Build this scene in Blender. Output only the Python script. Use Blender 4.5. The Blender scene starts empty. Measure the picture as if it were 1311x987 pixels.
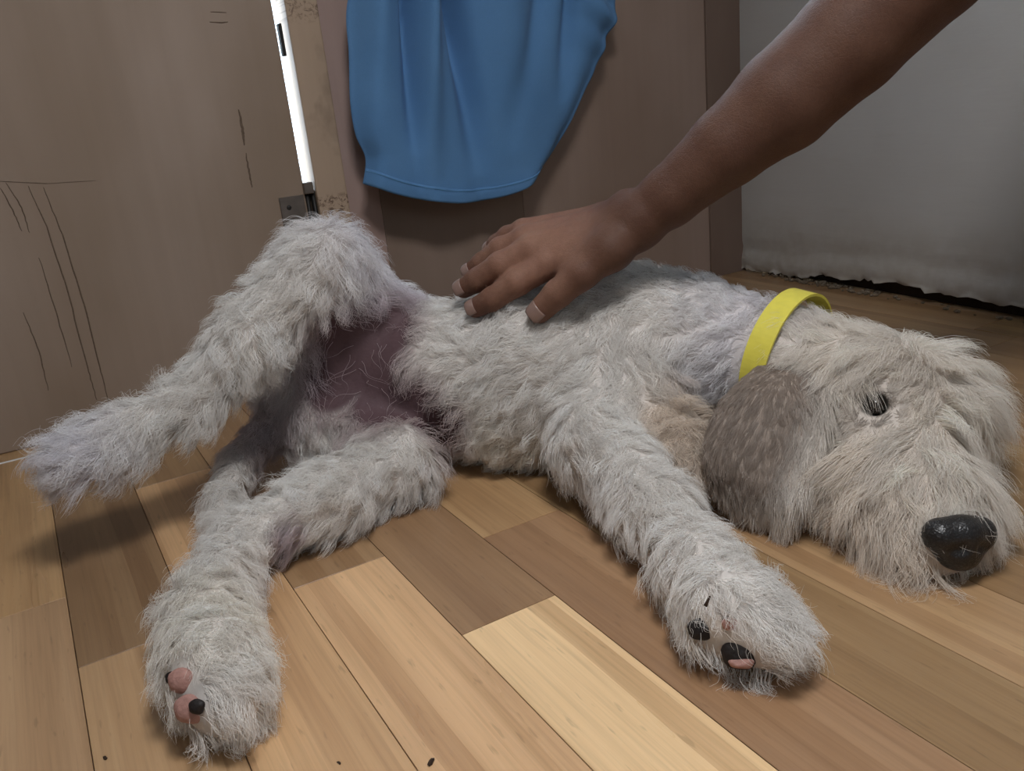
import bpy, bmesh, math, random
import numpy as np
from mathutils import Vector, Matrix
from mathutils.kdtree import KDTree

scene = bpy.context.scene
col = scene.collection
random.seed(5)
rng = np.random.default_rng(11)

# ------------------------------------------------------------------ camera
cam_data = bpy.data.cameras.new('camera')
cam = bpy.data.objects.new('camera', cam_data)
col.objects.link(cam)
cam_data.sensor_width = 36.0
cam_data.lens = 1078.03 / 1311 * 36.0
cam_data.clip_start = 0.01
cam.matrix_world = Matrix(((0.85528, 0.24391, -0.45716, 0.0),
                           (-0.50865, 0.22691, -0.83054, 0.0),
                           (-0.09884, 0.94288, 0.31813, 0.36),
                           (0, 0, 0, 1)))
scene.camera = cam

# ------------------------------------------------------------------ daylight, exposure
world = bpy.data.worlds.new('daylight')
scene.world = world
world.use_nodes = True
bg = world.node_tree.nodes['Background']
bg.inputs['Color'].default_value = (0.68, 0.84, 1.0, 1)
bg.inputs['Strength'].default_value = 4.5
scene.view_settings.view_transform = 'Standard'
scene.view_settings.look = 'None'
scene.view_settings.exposure = 0.7
scene.view_settings.gamma = 1.0
scene.view_settings.use_curve_mapping = False


def portal(name, loc, rot, sx, sy):
    l = bpy.data.lights.new(name, 'AREA')
    l.shape = 'RECTANGLE'; l.size = sx; l.size_y = sy
    l.cycles.is_portal = True
    o = bpy.data.objects.new(name, l); col.objects.link(o)
    o.location = loc; o.rotation_euler = rot


# room shell: x from RX0 to the white wall, y from RY0 to the wooden wall
RX0, RX1, RY0, RY1, RZ = -1.9, 1.21, -2.3, 1.205, 2.3
W1 = (0.44, 1.12, 0.68, 2.0)      # window in the wooden wall, above the boards: x0 x1 z0 z1
W2 = (-0.9, -0.4, 1.2, 1.95)        # unseen window added behind the viewer as front fill: x0 x1 z0 z1
W3 = (-0.62, 0.3605, 0.72, 1.9)   # glazed upper half of the door
portal('sky_portal_back', ((W1[0]+W1[1])/2, RY1+0.05, (W1[2]+W1[3])/2), (-math.pi/2, 0, 0), W1[1]-W1[0], W1[3]-W1[2])
portal('sky_portal_front', ((W2[0]+W2[1])/2, RY0-0.05, (W2[2]+W2[3])/2), (math.pi/2, 0, 0), W2[1]-W2[0], W2[3]-W2[2])
portal('sky_portal_door', ((W3[0]+W3[1])/2, RY1+0.05, (W3[2]+W3[3])/2), (-math.pi/2, 0, 0), W3[1]-W3[0], W3[3]-W3[2])

# unseen overhead lamp added to brighten floor and dog (its light; the lamp itself is built with the objects)
FILL_LAMP = (0.22, 0.18, 1.12)
ld = bpy.data.lights.new('fill_light', 'AREA')
ld.shape = 'DISK'; ld.size = 0.26; ld.energy = 5.0; ld.color = (0.985, 0.985, 1.0)
lo_ = bpy.data.objects.new('fill_light', ld); col.objects.link(lo_)
lo_.location = (FILL_LAMP[0], FILL_LAMP[1], FILL_LAMP[2]-0.012)


# ------------------------------------------------------------------ helpers
def tag(o, label=None, cat=None, group=None, kind=None):
    if label: o['label'] = label
    if cat: o['category'] = cat
    if group: o['group'] = group
    if kind: o['kind'] = kind
    return o


def empty(name, loc=(0, 0, 0)):
    o = bpy.data.objects.new(name, None)
    o.empty_display_size = 0.02
    o.location = loc
    col.objects.link(o)
    return o


def parent(o, p):
    if p is not None:
        o.parent = p
        q = Vector(p.location)
        if p.parent is not None and p.type != 'EMPTY': q = Vector((0, 0, 0))
        o.matrix_parent_inverse = Matrix.Translation(q).inverted()
    return o


def mesh_obj(name, verts, faces, mat, par=None, smooth=True):
    me = bpy.data.meshes.new(name)
    if isinstance(verts, np.ndarray):
        verts = verts.tolist()
    if isinstance(faces, np.ndarray):
        faces = faces.tolist()
    me.from_pydata(verts, [], faces)
    if smooth:
        me.polygons.foreach_set('use_smooth', [True]*len(me.polygons))
    me.update()
    o = bpy.data.objects.new(name, me)
    if mat: me.materials.append(mat)
    col.objects.link(o)
    parent(o, par)
    return o


def bm_obj(name, bm, mat, par=None, smooth=False):
    me = bpy.data.meshes.new(name)
    bm.to_mesh(me); bm.free()
    if smooth:
        me.polygons.foreach_set('use_smooth', [True]*len(me.polygons))
    o = bpy.data.objects.new(name, me)
    if mat: me.materials.append(mat)
    col.objects.link(o)
    parent(o, par)
    return o


def box(name, lo, hi, mat, par=None, bevel=0.0, seg=1):
    bm = bmesh.new()
    bmesh.ops.create_cube(bm, size=1)
    for v in bm.verts:
        v.co = Vector([(lo[i]+hi[i])/2 + v.co[i]*(hi[i]-lo[i]) for i in range(3)])
    if bevel:
        bmesh.ops.bevel(bm, geom=bm.edges[:], offset=bevel, segments=seg, affect='EDGES', profile=0.5)
    return bm_obj(name, bm, mat, par)


def curve_mesh(name, cu, mat):
    t = bpy.data.objects.new(name, cu); col.objects.link(t)
    me = bpy.data.meshes.new_from_object(t.evaluated_get(bpy.context.evaluated_depsgraph_get()))
    bpy.data.objects.remove(t)
    me.materials.clear(); me.materials.append(mat); me.name = name
    o = bpy.data.objects.new(name, me); col.objects.link(o)
    return o


class Mat:
    def __init__(s, name, rough=0.6, spec=0.3, color=(.5, .5, .5)):
        s.m = bpy.data.materials.new(name); s.m.use_nodes = True
        s.t = s.m.node_tree; s.n = s.t.nodes; s.l = s.t.links
        s.b = s.n['Principled BSDF']
        s.b.inputs['Roughness'].default_value = rough
        s.b.inputs['Specular IOR Level'].default_value = spec
        s.b.inputs['Base Color'].default_value = (*color, 1)
    def node(s, typ, ins=None, **kw):
        n = s.n.new(typ)
        for k, v in kw.items(): setattr(n, k, v)
        for k, v in (ins or {}).items():
            if hasattr(v, 'is_linked'): s.l.new(v, n.inputs[k])
            else: n.inputs[k].default_value = v
        return n
    def coords(s, scale=(1, 1, 1), loc=(0, 0, 0), kind='Object', rot=(0, 0, 0)):
        tc = s.node('ShaderNodeTexCoord')
        return s.node('ShaderNodeMapping', {'Vector': tc.outputs[kind], 'Scale': scale, 'Location': loc, 'Rotation': rot}).outputs[0]
    def noise(s, vec, scale=5, detail=3, rough=0.5, dist=0):
        return s.node('ShaderNodeTexNoise', {'Vector': vec, 'Scale': scale, 'Detail': detail, 'Roughness': rough, 'Distortion': dist}).outputs[0]
    def ramp(s, fac, stops):
        r = s.node('ShaderNodeValToRGB', {'Fac': fac})
        e = r.color_ramp.elements
        while len(e) < len(stops): e.new(0.5)
        for i, (p, c) in enumerate(stops):  # hand brightened over the arm; the lighting difference is painted into the skin
            e[i].position = p
            e[i].color = (*c, 1) if hasattr(c, '__len__') else (c, c, c, 1)
        return r.outputs[0]
    def mix(s, fac, a, b, blend='MIX'):
        n = s.n.new('ShaderNodeMix'); n.data_type = 'RGBA'; n.blend_type = blend
        for k, v in ((0, fac), (6, a), (7, b)):
            if hasattr(v, 'is_linked'): s.l.new(v, n.inputs[k])
            else: n.inputs[k].default_value = v if k == 0 else ((*v, 1) if len(v) == 3 else v)
        return n.outputs[2]
    def math(s, op, a, b=0.0, clamp=False):
        n = s.n.new('ShaderNodeMath'); n.operation = op; n.use_clamp = clamp
        for k, v in ((0, a), (1, b)):
            if hasattr(v, 'is_linked'): s.l.new(v, n.inputs[k])
            else: n.inputs[k].default_value = v
        return n.outputs[0]
    def base(s, c): s.l.new(c, s.b.inputs['Base Color'])
    def rough(s, c): s.l.new(c, s.b.inputs['Roughness'])
    def bump(s, h, strength=0.3, dist=0.002):
        n = s.node('ShaderNodeBump', {'Height': h, 'Strength': strength, 'Distance': dist})
        s.l.new(n.outputs[0], s.b.inputs['Normal'])


# ------------------------------------------------------------------ materials
def mat_floor():
    m = Mat('oiled_wood_floor', 0.35, 0.6)
    info = m.node('ShaderNodeObjectInfo')
    tc = m.node('ShaderNodeTexCoord')
    off = m.node('ShaderNodeCombineXYZ', {'X': 0.0, 'Y': m.math('MULTIPLY', info.outputs['Random'], 37.0), 'Z': m.math('MULTIPLY', info.outputs['Random'], 11.0)}).outputs[0]
    vec = m.node('ShaderNodeVectorMath', {0: tc.outputs['Object'], 1: off}, operation='ADD').outputs[0]
    # narrow lamellas glued side by side inside one plank
    sep = m.node('ShaderNodeSeparateXYZ', {'Vector': vec})
    wob = m.noise(m.node('ShaderNodeMapping', {'Vector': vec, 'Scale': (3, 1.2, 1)}).outputs[0], 2, 2)
    xx = m.math('ADD', m.math('MULTIPLY', sep.outputs[0], 56.0), m.math('MULTIPLY', wob, 0.9))
    lam = m.math('FLOOR', xx)
    wn = m.node('ShaderNodeTexWhiteNoise', {'W': m.math('ADD', lam, m.math('MULTIPLY', info.outputs['Random'], 91.0))}, noise_dimensions='1D').outputs[0]
    streak = m.noise(m.node('ShaderNodeMapping', {'Vector': vec, 'Scale': (130, 3.2, 1)}).outputs[0], 1.0, 5, 0.6, 0.4)
    fine = m.noise(m.node('ShaderNodeMapping', {'Vector': vec, 'Scale': (420, 9, 1)}).outputs[0], 1.0, 3, 0.6)
    broad = m.noise(m.node('ShaderNodeMapping', {'Vector': vec, 'Scale': (22, 2.5, 1)}).outputs[0], 1.0, 3)
    c = m.ramp(streak, [(0.28, (0.21, 0.120, 0.058)), (0.5, (0.36, 0.225, 0.118)), (0.72, (0.48, 0.325, 0.18))])
    c = m.mix(0.6, c, m.ramp(wn, [(0.0, (0.20, 0.115, 0.06)), (0.4, (0.36, 0.23, 0.12)), (1.0, (0.50, 0.345, 0.19))]))
    c = m.mix(0.45, c, m.ramp(broad, [(0.3, (0.25, 0.14, 0.06)), (0.7, (0.46, 0.29, 0.14))]))
    c = m.mix(0.5, c, m.ramp(fine, [(0.3, 0.75), (0.55, 1.0)]), 'MULTIPLY')
    pores = m.noise(m.node('ShaderNodeMapping', {'Vector': vec, 'Scale': (260, 40, 1)}).outputs[0], 1.0, 2, 0.5)
    c = m.mix(0.35, c, m.ramp(pores, [(0.26, 0.45), (0.34, 1.0)]), 'MULTIPLY')
    c = m.mix(1.0, c, info.outputs['Color'], 'MULTIPLY')
    c = m.mix(1.0, c, (1.03, 1.07, 1.15), 'MULTIPLY')
    m.base(c)
    m.rough(m.ramp(broad, [(0.3, 0.27), (0.7, 0.37)]))
    m.bump(streak, 0.12, 0.001)
    return m.m


def mat_plywood(name, dark, light, scale=1.0, scratches=False, stains=False):
    m = Mat(name, 0.55, 0.3)
    tc = m.node('ShaderNodeTexCoord')
    vec = tc.outputs['Object']
    info = m.node('ShaderNodeObjectInfo')
    off = m.node('ShaderNodeCombineXYZ', {'X': m.math('MULTIPLY', info.outputs['Random'], 17.0), 'Y': 0.0, 'Z': 0.0}).outputs[0]
    vec2 = m.node('ShaderNodeVectorMath', {0: vec, 1: off}, operation='ADD').outputs[0]
    g = m.noise(m.node('ShaderNodeMapping', {'Vector': vec2, 'Scale': (55*scale, 1, 2.2)}).outputs[0], 1, 4, 0.55, 0.3)
    b = m.noise(m.node('ShaderNodeMapping', {'Vector': vec2, 'Scale': (5, 1, 2.5)}).outputs[0], 1, 3)
    c = m.mix(m.ramp(b, [(0.3, 0.0), (0.7, 1.0)]), dark, light)
    c = m.mix(0.14, c, m.ramp(g, [(0.35, 0.72), (0.6, 1.0)]), 'MULTIPLY')
    if stains:
        s = m.noise(m.node('ShaderNodeMapping', {'Vector': vec2, 'Scale': (9, 1, 6)}).outputs[0], 1.5, 4, 0.6)
        c = m.mix(m.ramp(s, [(0.60, 0.0), (0.72, 0.35)]), c, (0.10, 0.065, 0.045))
        zz = m.node('ShaderNodeSeparateXYZ', {'Vector': vec}).outputs[2]
        b2 = m.noise(m.node('ShaderNodeMapping', {'Vector': vec, 'Scale': (150, 1, 150)}).outputs[0], 1.0, 3, 0.6, 1.2)
        band = m.ramp(zz, [(0.225, 0.0), (0.235, 1.0), (0.255, 1.0), (0.262, 0.0), (0.485, 0.0), (0.50, 0.8), (0.53, 0.8), (0.54, 0.0)])
        c = m.mix(m.math('MULTIPLY', band, m.ramp(b2, [(0.5, 0.0), (0.6, 0.8)])), c, (0.10, 0.055, 0.035))
    c = m.mix(1.0, c, info.outputs['Color'], 'MULTIPLY')
    m.base(c)
    m.bump(g, 0.08, 0.001)
    return m


M = {}
M['floor'] = mat_floor()
M['door_wood'] = mat_plywood('grey_brown_plywood', (0.285, 0.205, 0.145), (0.385, 0.295, 0.235), stains=False).m
M['board_wood'] = mat_plywood('brown_wall_boards', (0.265, 0.19, 0.145), (0.345, 0.26, 0.215)).m
M['post_wood'] = mat_plywood('raw_pine_post', (0.42, 0.30, 0.21), (0.50, 0.37, 0.27), 1.6, stains=True).m


def plain(name, color, rough=0.6, spec=0.3, noise_amt=0.12, scale=30, metal=0.0, bump=0.1):
    m = Mat(name, rough, spec)
    v = m.coords()
    n = m.noise(v, scale, 4)
    m.base(m.mix(1.0, color, m.ramp(n, [(0.3, 1-noise_amt), (0.7, 1.0)]), 'MULTIPLY'))
    m.b.inputs['Metallic'].default_value = metal
    if bump: m.bump(n, bump, 0.002)
    return m.m


M['plaster'] = plain('off_white_wall', (0.60, 0.58, 0.55), 0.8, 0.2, 0.08, 4)
M['ceiling'] = plain('white_ceiling', (0.78, 0.78, 0.76), 0.9, 0.1, 0.05, 3)
M['steel'] = plain('dull_steel', (0.28, 0.24, 0.21), 0.42, 0.5, 0.2, 60, 0.9)
M['dark_metal'] = plain('dark_metal', (0.035, 0.032, 0.03), 0.5, 0.4, 0.2, 60, 0.5)
M['scratch'] = plain('dark_scuff', (0.19, 0.135, 0.098), 0.8, 0.1, 0.3, 200)
M['gap_dark'] = plain('dark_wood', (0.06, 0.042, 0.03), 0.85, 0.1, 0.3, 60)  # near-black brown for subfloor, door rebate and wall backing
M['string'] = plain('white_string', (0.75, 0.74, 0.72), 0.8, 0.2, 0.1, 300)
M['frame_white'] = plain('white_painted_frame', (0.7, 0.7, 0.68), 0.5, 0.4, 0.05, 10)
M['outside'] = plain('pale_concrete', (0.55, 0.55, 0.53), 0.9, 0.1, 0.15, 3)
M['crumb'] = plain('dark_crumb', (0.05, 0.03, 0.02), 0.8, 0.2, 0.3, 500)

m = Mat('window_glass', 0.02, 0.5)
lw = m.node('ShaderNodeFresnel', {'IOR': 1.45})
tr = m.node('ShaderNodeBsdfTransparent'); gl = m.node('ShaderNodeBsdfGlossy', {'Roughness': 0.02})
mx = m.node('ShaderNodeMixShader', {0: lw.outputs[0], 1: tr.outputs[0], 2: gl.outputs[0]})
m.l.new(mx.outputs[0], m.n['Material Output'].inputs['Surface'])
M['glass'] = m.m

m = Mat('blue_cotton', 0.85, 0.15)
m.b.inputs['Sheen Weight'].default_value = 0.04
v = m.coords()
wv = m.noise(m.node('ShaderNodeMapping', {'Vector': v, 'Scale': (900, 900, 900)}).outputs[0], 1, 2)
bl = m.noise(v, 9, 3)
m.base(m.mix(0.25, m.mix(m.ramp(bl, [(0.3, 0.0), (0.7, 1.0)]), (0.105, 0.24, 0.46), (0.125, 0.275, 0.51)), m.ramp(wv, [(0.3, 0.7), (0.7, 1.0)]), 'MULTIPLY'))
m.bump(wv, 0.25, 0.0006)
M['cloth'] = m.m
M['thread'] = plain('blue_thread', (0.10, 0.24, 0.38), 0.9, 0.1, 0.1, 300)

m = Mat('yellow_rubber', 0.45, 0.4)
v = m.coords(); n = m.noise(v, 120, 3)
m.base(m.mix(1.0, (0.80, 0.70, 0.10), m.ramp(n, [(0.3, 0.9), (0.7, 1.0)]), 'MULTIPLY'))
m.bump(n, 0.1, 0.0005)
M['yellow'] = m.m

m = Mat('tanned_skin', 0.55, 0.22)
v = m.coords()
n1 = m.noise(v, 28, 4); n2 = m.noise(v, 260, 3); n3 = m.noise(m.node('ShaderNodeMapping', {'Vector': v, 'Scale': (1, 1, 1)}).outputs[0], 900, 2)
c = m.mix(m.ramp(n1, [(0.3, 0.0), (0.7, 1.0)]), (0.092, 0.043, 0.028), (0.118, 0.059, 0.038))  # dark base also carries the shade lying on the arm
c = m.mix(0.35, c, m.ramp(n2, [(0.35, 0.75), (0.6, 1.0)]), 'MULTIPLY')
at = m.node('ShaderNodeAttribute', attribute_name='tint')
c = m.mix(1.0, c, at.outputs['Color'], 'MULTIPLY')
m.base(c)
vor = m.node('ShaderNodeTexVoronoi', {'Vector': v, 'Scale': 420.0}, feature='DISTANCE_TO_EDGE').outputs[0]
h = m.math('ADD', m.math('MULTIPLY', m.ramp(vor, [(0.0, 0.0), (0.12, 1.0)]), 0.35), m.math('MULTIPLY', n2, 0.9))
m.bump(h, 0.35, 0.0012)
m.b.inputs['Subsurface Weight'].default_value = 0.12
m.b.inputs['Subsurface Radius'].default_value = (0.008, 0.003, 0.0015)
M['skin'] = m.m
M['nail'] = plain('finger_nail', (0.27, 0.175, 0.145), 0.32, 0.5, 0.08, 200, bump=0)

m = Mat('dog_skin', 0.65, 0.25)
at = m.node('ShaderNodeAttribute', attribute_name='tint')
v = m.coords(); n = m.noise(v, 45, 4)
m.base(m.mix(0.5, at.outputs['Color'], m.ramp(n, [(0.3, 0.75), (0.7, 1.0)]), 'MULTIPLY'))
m.bump(m.noise(v, 220, 3), 0.4, 0.001)
M['dog_skin'] = m.m


def mat_fur(name):
    m = Mat(name, 0.55, 0.25)
    at = m.node('ShaderNodeAttribute', attribute_name='hair_color')
    dif = m.node('ShaderNodeBsdfDiffuse', {'Color': at.outputs['Color']})
    trn = m.node('ShaderNodeBsdfTranslucent', {'Color': at.outputs['Color']})
    a = m.node('ShaderNodeMixShader', {0: 0.35, 1: dif.outputs[0], 2: trn.outputs[0]})
    g = m.node('ShaderNodeBsdfGlossy', {'Roughness': 0.45, 'Color': (0.8, 0.8, 0.8, 1)})
    b = m.node('ShaderNodeMixShader', {0: 0.05, 1: a.outputs[0], 2: g.outputs[0]})
    m.l.new(b.outputs[0], m.n['Material Output'].inputs['Surface'])
    return m.m


M['fur'] = mat_fur('soft_fur')
m = Mat('wet_black_nose', 0.38, 0.5)
v = m.coords()
vor = m.node('ShaderNodeTexVoronoi', {'Vector': v, 'Scale': 420.0}, feature='DISTANCE_TO_EDGE').outputs[0]
m.base(m.ramp(vor, [(0.0, (0.008, 0.007, 0.007)), (0.2, (0.022, 0.02, 0.02))]))
m.bump(vor, 0.6, 0.001)
M['nose'] = m.m
m = Mat('dark_eye', 0.06, 0.6, (0.012, 0.008, 0.006)); M['eye'] = m.m
M['pad_black'] = plain('black_paw_pad', (0.022, 0.017, 0.016), 0.6, 0.3, 0.3, 300, bump=0.4)
M['pad_pink'] = plain('pink_paw_pad', (0.46, 0.25, 0.21), 0.6, 0.3, 0.2, 300, bump=0.4)
M['claw'] = plain('pale_claw', (0.5, 0.4, 0.33), 0.4, 0.4, 0.15, 200)


# ------------------------------------------------------------------ room
def build_room():
    floor = empty('floor'); tag(floor, kind='structure')
    under = box('subfloor', (RX0-0.1, RY0-0.1, -0.05), (RX1+0.2, RY1+0.1, -0.0125), M['gap_dark'], floor)
    # planks run along y; seams measured from the planks in view
    w = 0.0812
    x_seam = -0.0405
    rows = []
    k0 = int(math.floor((RX0 - x_seam)/w)); k1 = int(math.ceil((RX1 - x_seam)/w))
    known = {-1: [0.747], 0: [0.627], 2: [0.628, 0.628-0.55], 3: [0.483], 4: [0.598], 1: [0.95], 5: [0.15], 6: [0.83], 7: [0.35]}
    # plank tones, pool of light painted into the paler near centre ones: (row, index counted from the far end)
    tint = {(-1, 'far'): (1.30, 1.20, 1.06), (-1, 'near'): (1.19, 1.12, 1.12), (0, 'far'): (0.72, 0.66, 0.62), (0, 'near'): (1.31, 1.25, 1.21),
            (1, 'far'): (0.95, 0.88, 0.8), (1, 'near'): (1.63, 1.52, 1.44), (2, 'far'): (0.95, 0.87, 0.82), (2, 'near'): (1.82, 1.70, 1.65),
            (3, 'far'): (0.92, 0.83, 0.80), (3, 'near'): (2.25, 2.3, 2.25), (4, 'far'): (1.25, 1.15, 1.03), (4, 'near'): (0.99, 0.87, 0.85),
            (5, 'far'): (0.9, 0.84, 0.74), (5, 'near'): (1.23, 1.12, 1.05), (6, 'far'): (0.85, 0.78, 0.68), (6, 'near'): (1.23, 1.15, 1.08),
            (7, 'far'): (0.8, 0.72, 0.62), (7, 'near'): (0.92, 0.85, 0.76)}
    r2 = random.Random(3)
    cache = {}
    for k in range(k0, k1):
        xa = x_seam + k*w; xb = xa + w
        xa = max(xa, RX0); xb = min(xb, RX1+0.06)
        j = list(known.get(k, [r2.uniform(-0.2, 0.9)]))
        joints = sorted(j)
        y = joints[0]
        while y - 1.0 > RY0 + 0.3:
            y -= r2.uniform(0.85, 1.15) if k not in (2,) else 0.9
            joints.insert(0, y)
        y = joints[-1]
        while y + 0.75 < RY1 - 0.2:
            y += 0.75; joints.append(y)
        ys = [RY0] + joints + [RY1+0.02]
        mainj = max(known.get(k, [joints[-1]]))
        for a, b in zip(ys[:-1], ys[1:]):
            g = 0.0003
            o = box('plank', (xa+g, a+g, -0.0125), (xb-g, b-g, 0.0), M['floor'], floor, 0.00025)
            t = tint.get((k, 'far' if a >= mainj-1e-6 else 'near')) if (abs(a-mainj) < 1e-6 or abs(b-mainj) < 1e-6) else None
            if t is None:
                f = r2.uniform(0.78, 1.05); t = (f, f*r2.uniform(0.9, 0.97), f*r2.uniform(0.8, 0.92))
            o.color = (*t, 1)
            o.data.name = 'plank'
    # ceiling and far side walls
    tag(box('ceiling', (RX0-0.1, RY0-0.1, RZ), (RX1+0.1, RY1+0.1, RZ+0.1), M['ceiling']), kind='structure')
    tag(box('wall_left', (RX0-0.1, RY0-0.1, -0.05), (RX0, RY1+0.1, RZ), M['plaster']), kind='structure')
    wl = empty('wall_front'); tag(wl, kind='structure')
    for nm, lo, hi in (('lower_wall', (RX0, RY0-0.1, -0.05), (RX1+0.1, RY0, W2[2])), ('upper_wall', (RX0, RY0-0.1, W2[3]), (RX1+0.1, RY0, RZ)),
                       ('side_wall', (RX0, RY0-0.1, W2[2]), (W2[0], RY0, W2[3])), ('side_wall', (W2[1], RY0-0.1, W2[2]), (RX1+0.1, RY0, W2[3]))):
        box(nm, lo, hi, M['plaster'], wl)
    # wooden wall: post, boards up to the window, wall beyond the door
    wb = empty('wall_back'); tag(wb, kind='structure')
    D0, D1 = -0.62, 0.3605           # the door leaf
    for nm, x0, x1, z0, z1, tn in (('board', 0.4215, 0.4735, 0.0, 0.68, (1.35, 1.28, 1.38)), ('board', 0.4735, 0.7195, 0.0, 0.68, (0.84, 0.82, 0.80)),
                                   ('board', 0.7195, 1.1245, 0.0, 0.68, (1.0, 0.97, 0.97)), ('corner_board', 1.1245, 1.215, 0.0, RZ, (0.62, 0.58, 0.56)),
                                   ('top_board', 0.4215, 1.1245, 2.0, RZ, (0.9, 0.9, 0.9)), ('board', 0.4215, 0.44, 0.68, 2.0, (0.9, 0.9, 0.9)),
                                   ('header', D0-0.06, 0.4215, 2.0, RZ, (0.9, 0.9, 0.9)), ('board', RX0-0.1, D0-0.055, 0.0, RZ, (0.95, 0.95, 0.95))):
        dz = {'corner_board': -0.004}.get(nm, 0.0)
        o = box(nm, (x0+0.0002, RY1+dz, z0), (x1-0.0002, RY1+0.03, z1), M['board_wood'], wb, 0.0005)
        o.color = (*tn, 1)
    box('sill_rail', (0.4215, RY1-0.02, 0.665), (1.1245, RY1+0.05, 0.682), M['board_wood'], wb, 0.002)
    tag(box('trim_1', (0.3755, RY1-0.012, 0.0), (0.4205, RY1+0.03, 2.0), M['post_wood'], None, 0.002, 2), kind='structure')
    tag(box('trim_2', (D0-0.052, RY1-0.012, 0.0), (D0-0.006, RY1+0.03, 2.0), M['post_wood'], None, 0.002, 2), kind='structure')
    # window above the boards
    w1 = empty('window_1'); tag(w1, kind='structure')
    window(w1, W1, RY1, RY1+0.05)
    w2 = empty('fill_window'); tag(w2, kind='structure')  # added for fill, behind the viewer
    window(w2, W2, RY0-0.05, RY0, 2)
    # the door leaf with its hinges, scuffs
    d = empty('door_1', (D1, RY1, 0)); tag(d, kind='structure')
    leaf = box('door_leaf', (D0, RY1-0.004, 0.0004), (D1, RY1+0.014, 0.70), M['door_wood'], d, 0.0015)
    window(d, (D0, D1, 0.70, 1.985), RY1-0.004, RY1+0.014, 2, 'door_wood', 0.06)
    leaf.color = (1, 1, 1, 1)
    for zc, big in ((0.225, True), (1.75, True)):
        pl = box('hinge_leaf', (0.322, RY1-0.0062, zc-0.04), (0.3575, RY1-0.004, zc+0.04), M['steel'], d, 0.0006)
        pl['label'] = 'dull steel hinge leaf screwed to the door edge'
        for q in (-0.025, 0.0, 0.025):
            bm = bmesh.new()
            bmesh.ops.create_uvsphere(bm, u_segments=10, v_segments=6, radius=0.0035)
            bmesh.ops.transform(bm, verts=bm.verts, matrix=Matrix.Translation((0.334 if q else 0.342, RY1-0.0062, zc+q)) @ Matrix.Diagonal((1, 0.35, 1, 1)))
            bm_obj('screw', bm, M['dark_metal'], pl, True)
        box('hinge_block', (0.3585, RY1-0.010, zc+0.040), (0.3725, RY1+0.006, zc+0.056), M['steel'], d, 0.001)
        for xq in (0.3635, 0.3725):
            bm = bmesh.new()
            bmesh.ops.create_cone(bm, cap_ends=True, segments=12, radius1=0.003, radius2=0.003, depth=0.085)
            bmesh.ops.transform(bm, verts=bm.verts, matrix=Matrix.Translation((xq, RY1-0.002, zc)))
            bm_obj('hinge_pin', bm, M['dark_metal'], d, True)
        box('rebate_strip', (0.3605, RY1+0.004, 0.0 if zc < 1 else 1.6), (0.3758, RY1+0.026, zc+0.04 if zc < 1 else 2.0), M['gap_dark'], d)
    box('latch_plate', WW_LATCH[0], WW_LATCH[1], M['dark_metal'], d, 0.0006)
    # scratches cut by claws: shallow dark grooves lying on the leaf
    def groove(pts, wd):
        bm = bmesh.new()
        vs = []
        for i, (x, z) in enumerate(pts):
            ww = wd*(0.35+0.65*math.sin(math.pi*(i+0.5)/len(pts)))
            vs.append([bm.verts.new((x-ww, RY1-0.0042, z)), bm.verts.new((x, RY1-0.0048, z)), bm.verts.new((x+ww, RY1-0.0042, z))])
        for a, b in zip(vs[:-1], vs[1:]):
            bm.faces.new((a[0], a[1], b[1], b[0])); bm.faces.new((a[1], a[2], b[2], b[1]))
        return bm_obj('scratch', bm, M['scratch'], d)
    rs = random.Random(8)
    for line, wd in SCRATCHES:
        pts = []
        for (xa, ya, za), (xb, yb, zb) in zip(line[:-1], line[1:]):
            n = 8
            for i in range(n):
                t = i/n
                pts.append((xa+(xb-xa)*t + rs.uniform(-1, 1)*0.0005, za+(zb-za)*t))
        pts.append((line[-1][0], line[-1][2]))
        if abs(line[0][2]-line[-1][2]) < 0.012:
            bm = bmesh.new(); vs = []
            for i, (x, z) in enumerate(pts):
                ww = wd*(0.35+0.65*math.sin(math.pi*(i+0.5)/len(pts)))
                vs.append([bm.verts.new((x, RY1-0.0042, z-ww)), bm.verts.new((x, RY1-0.0048, z)), bm.verts.new((x, RY1-0.0042, z+ww))])
            for a, b in zip(vs[:-1], vs[1:]):
                bm.faces.new((a[0], a[1], b[1], b[0])); bm.faces.new((a[1], a[2], b[2], b[1]))
            bm_obj('scratch', bm, M['scratch'], d)
        else:
            groove(pts, wd)
    # right wall: papered white panel with a torn lower edge hanging over a dark recess
    xa, ya, xb, yb = 1.208, 1.215, 1.118, -0.05      # measured line of its foot
    nx, nz = 260, 60
    verts = []; faces = []
    def nz1(x): return math.sin(x*7.1)*0.5 + math.sin(x*17.3+1)*0.3 + math.sin(x*41+2)*0.2
    ln = 3.6
    ux, uy = (xb-xa)/math.hypot(xb-xa, yb-ya), (yb-ya)/math.hypot(xb-xa, yb-ya)
    px, py = uy, -ux     # towards the room: negative x
    if px > 0: px, py = -px, -py
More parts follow.
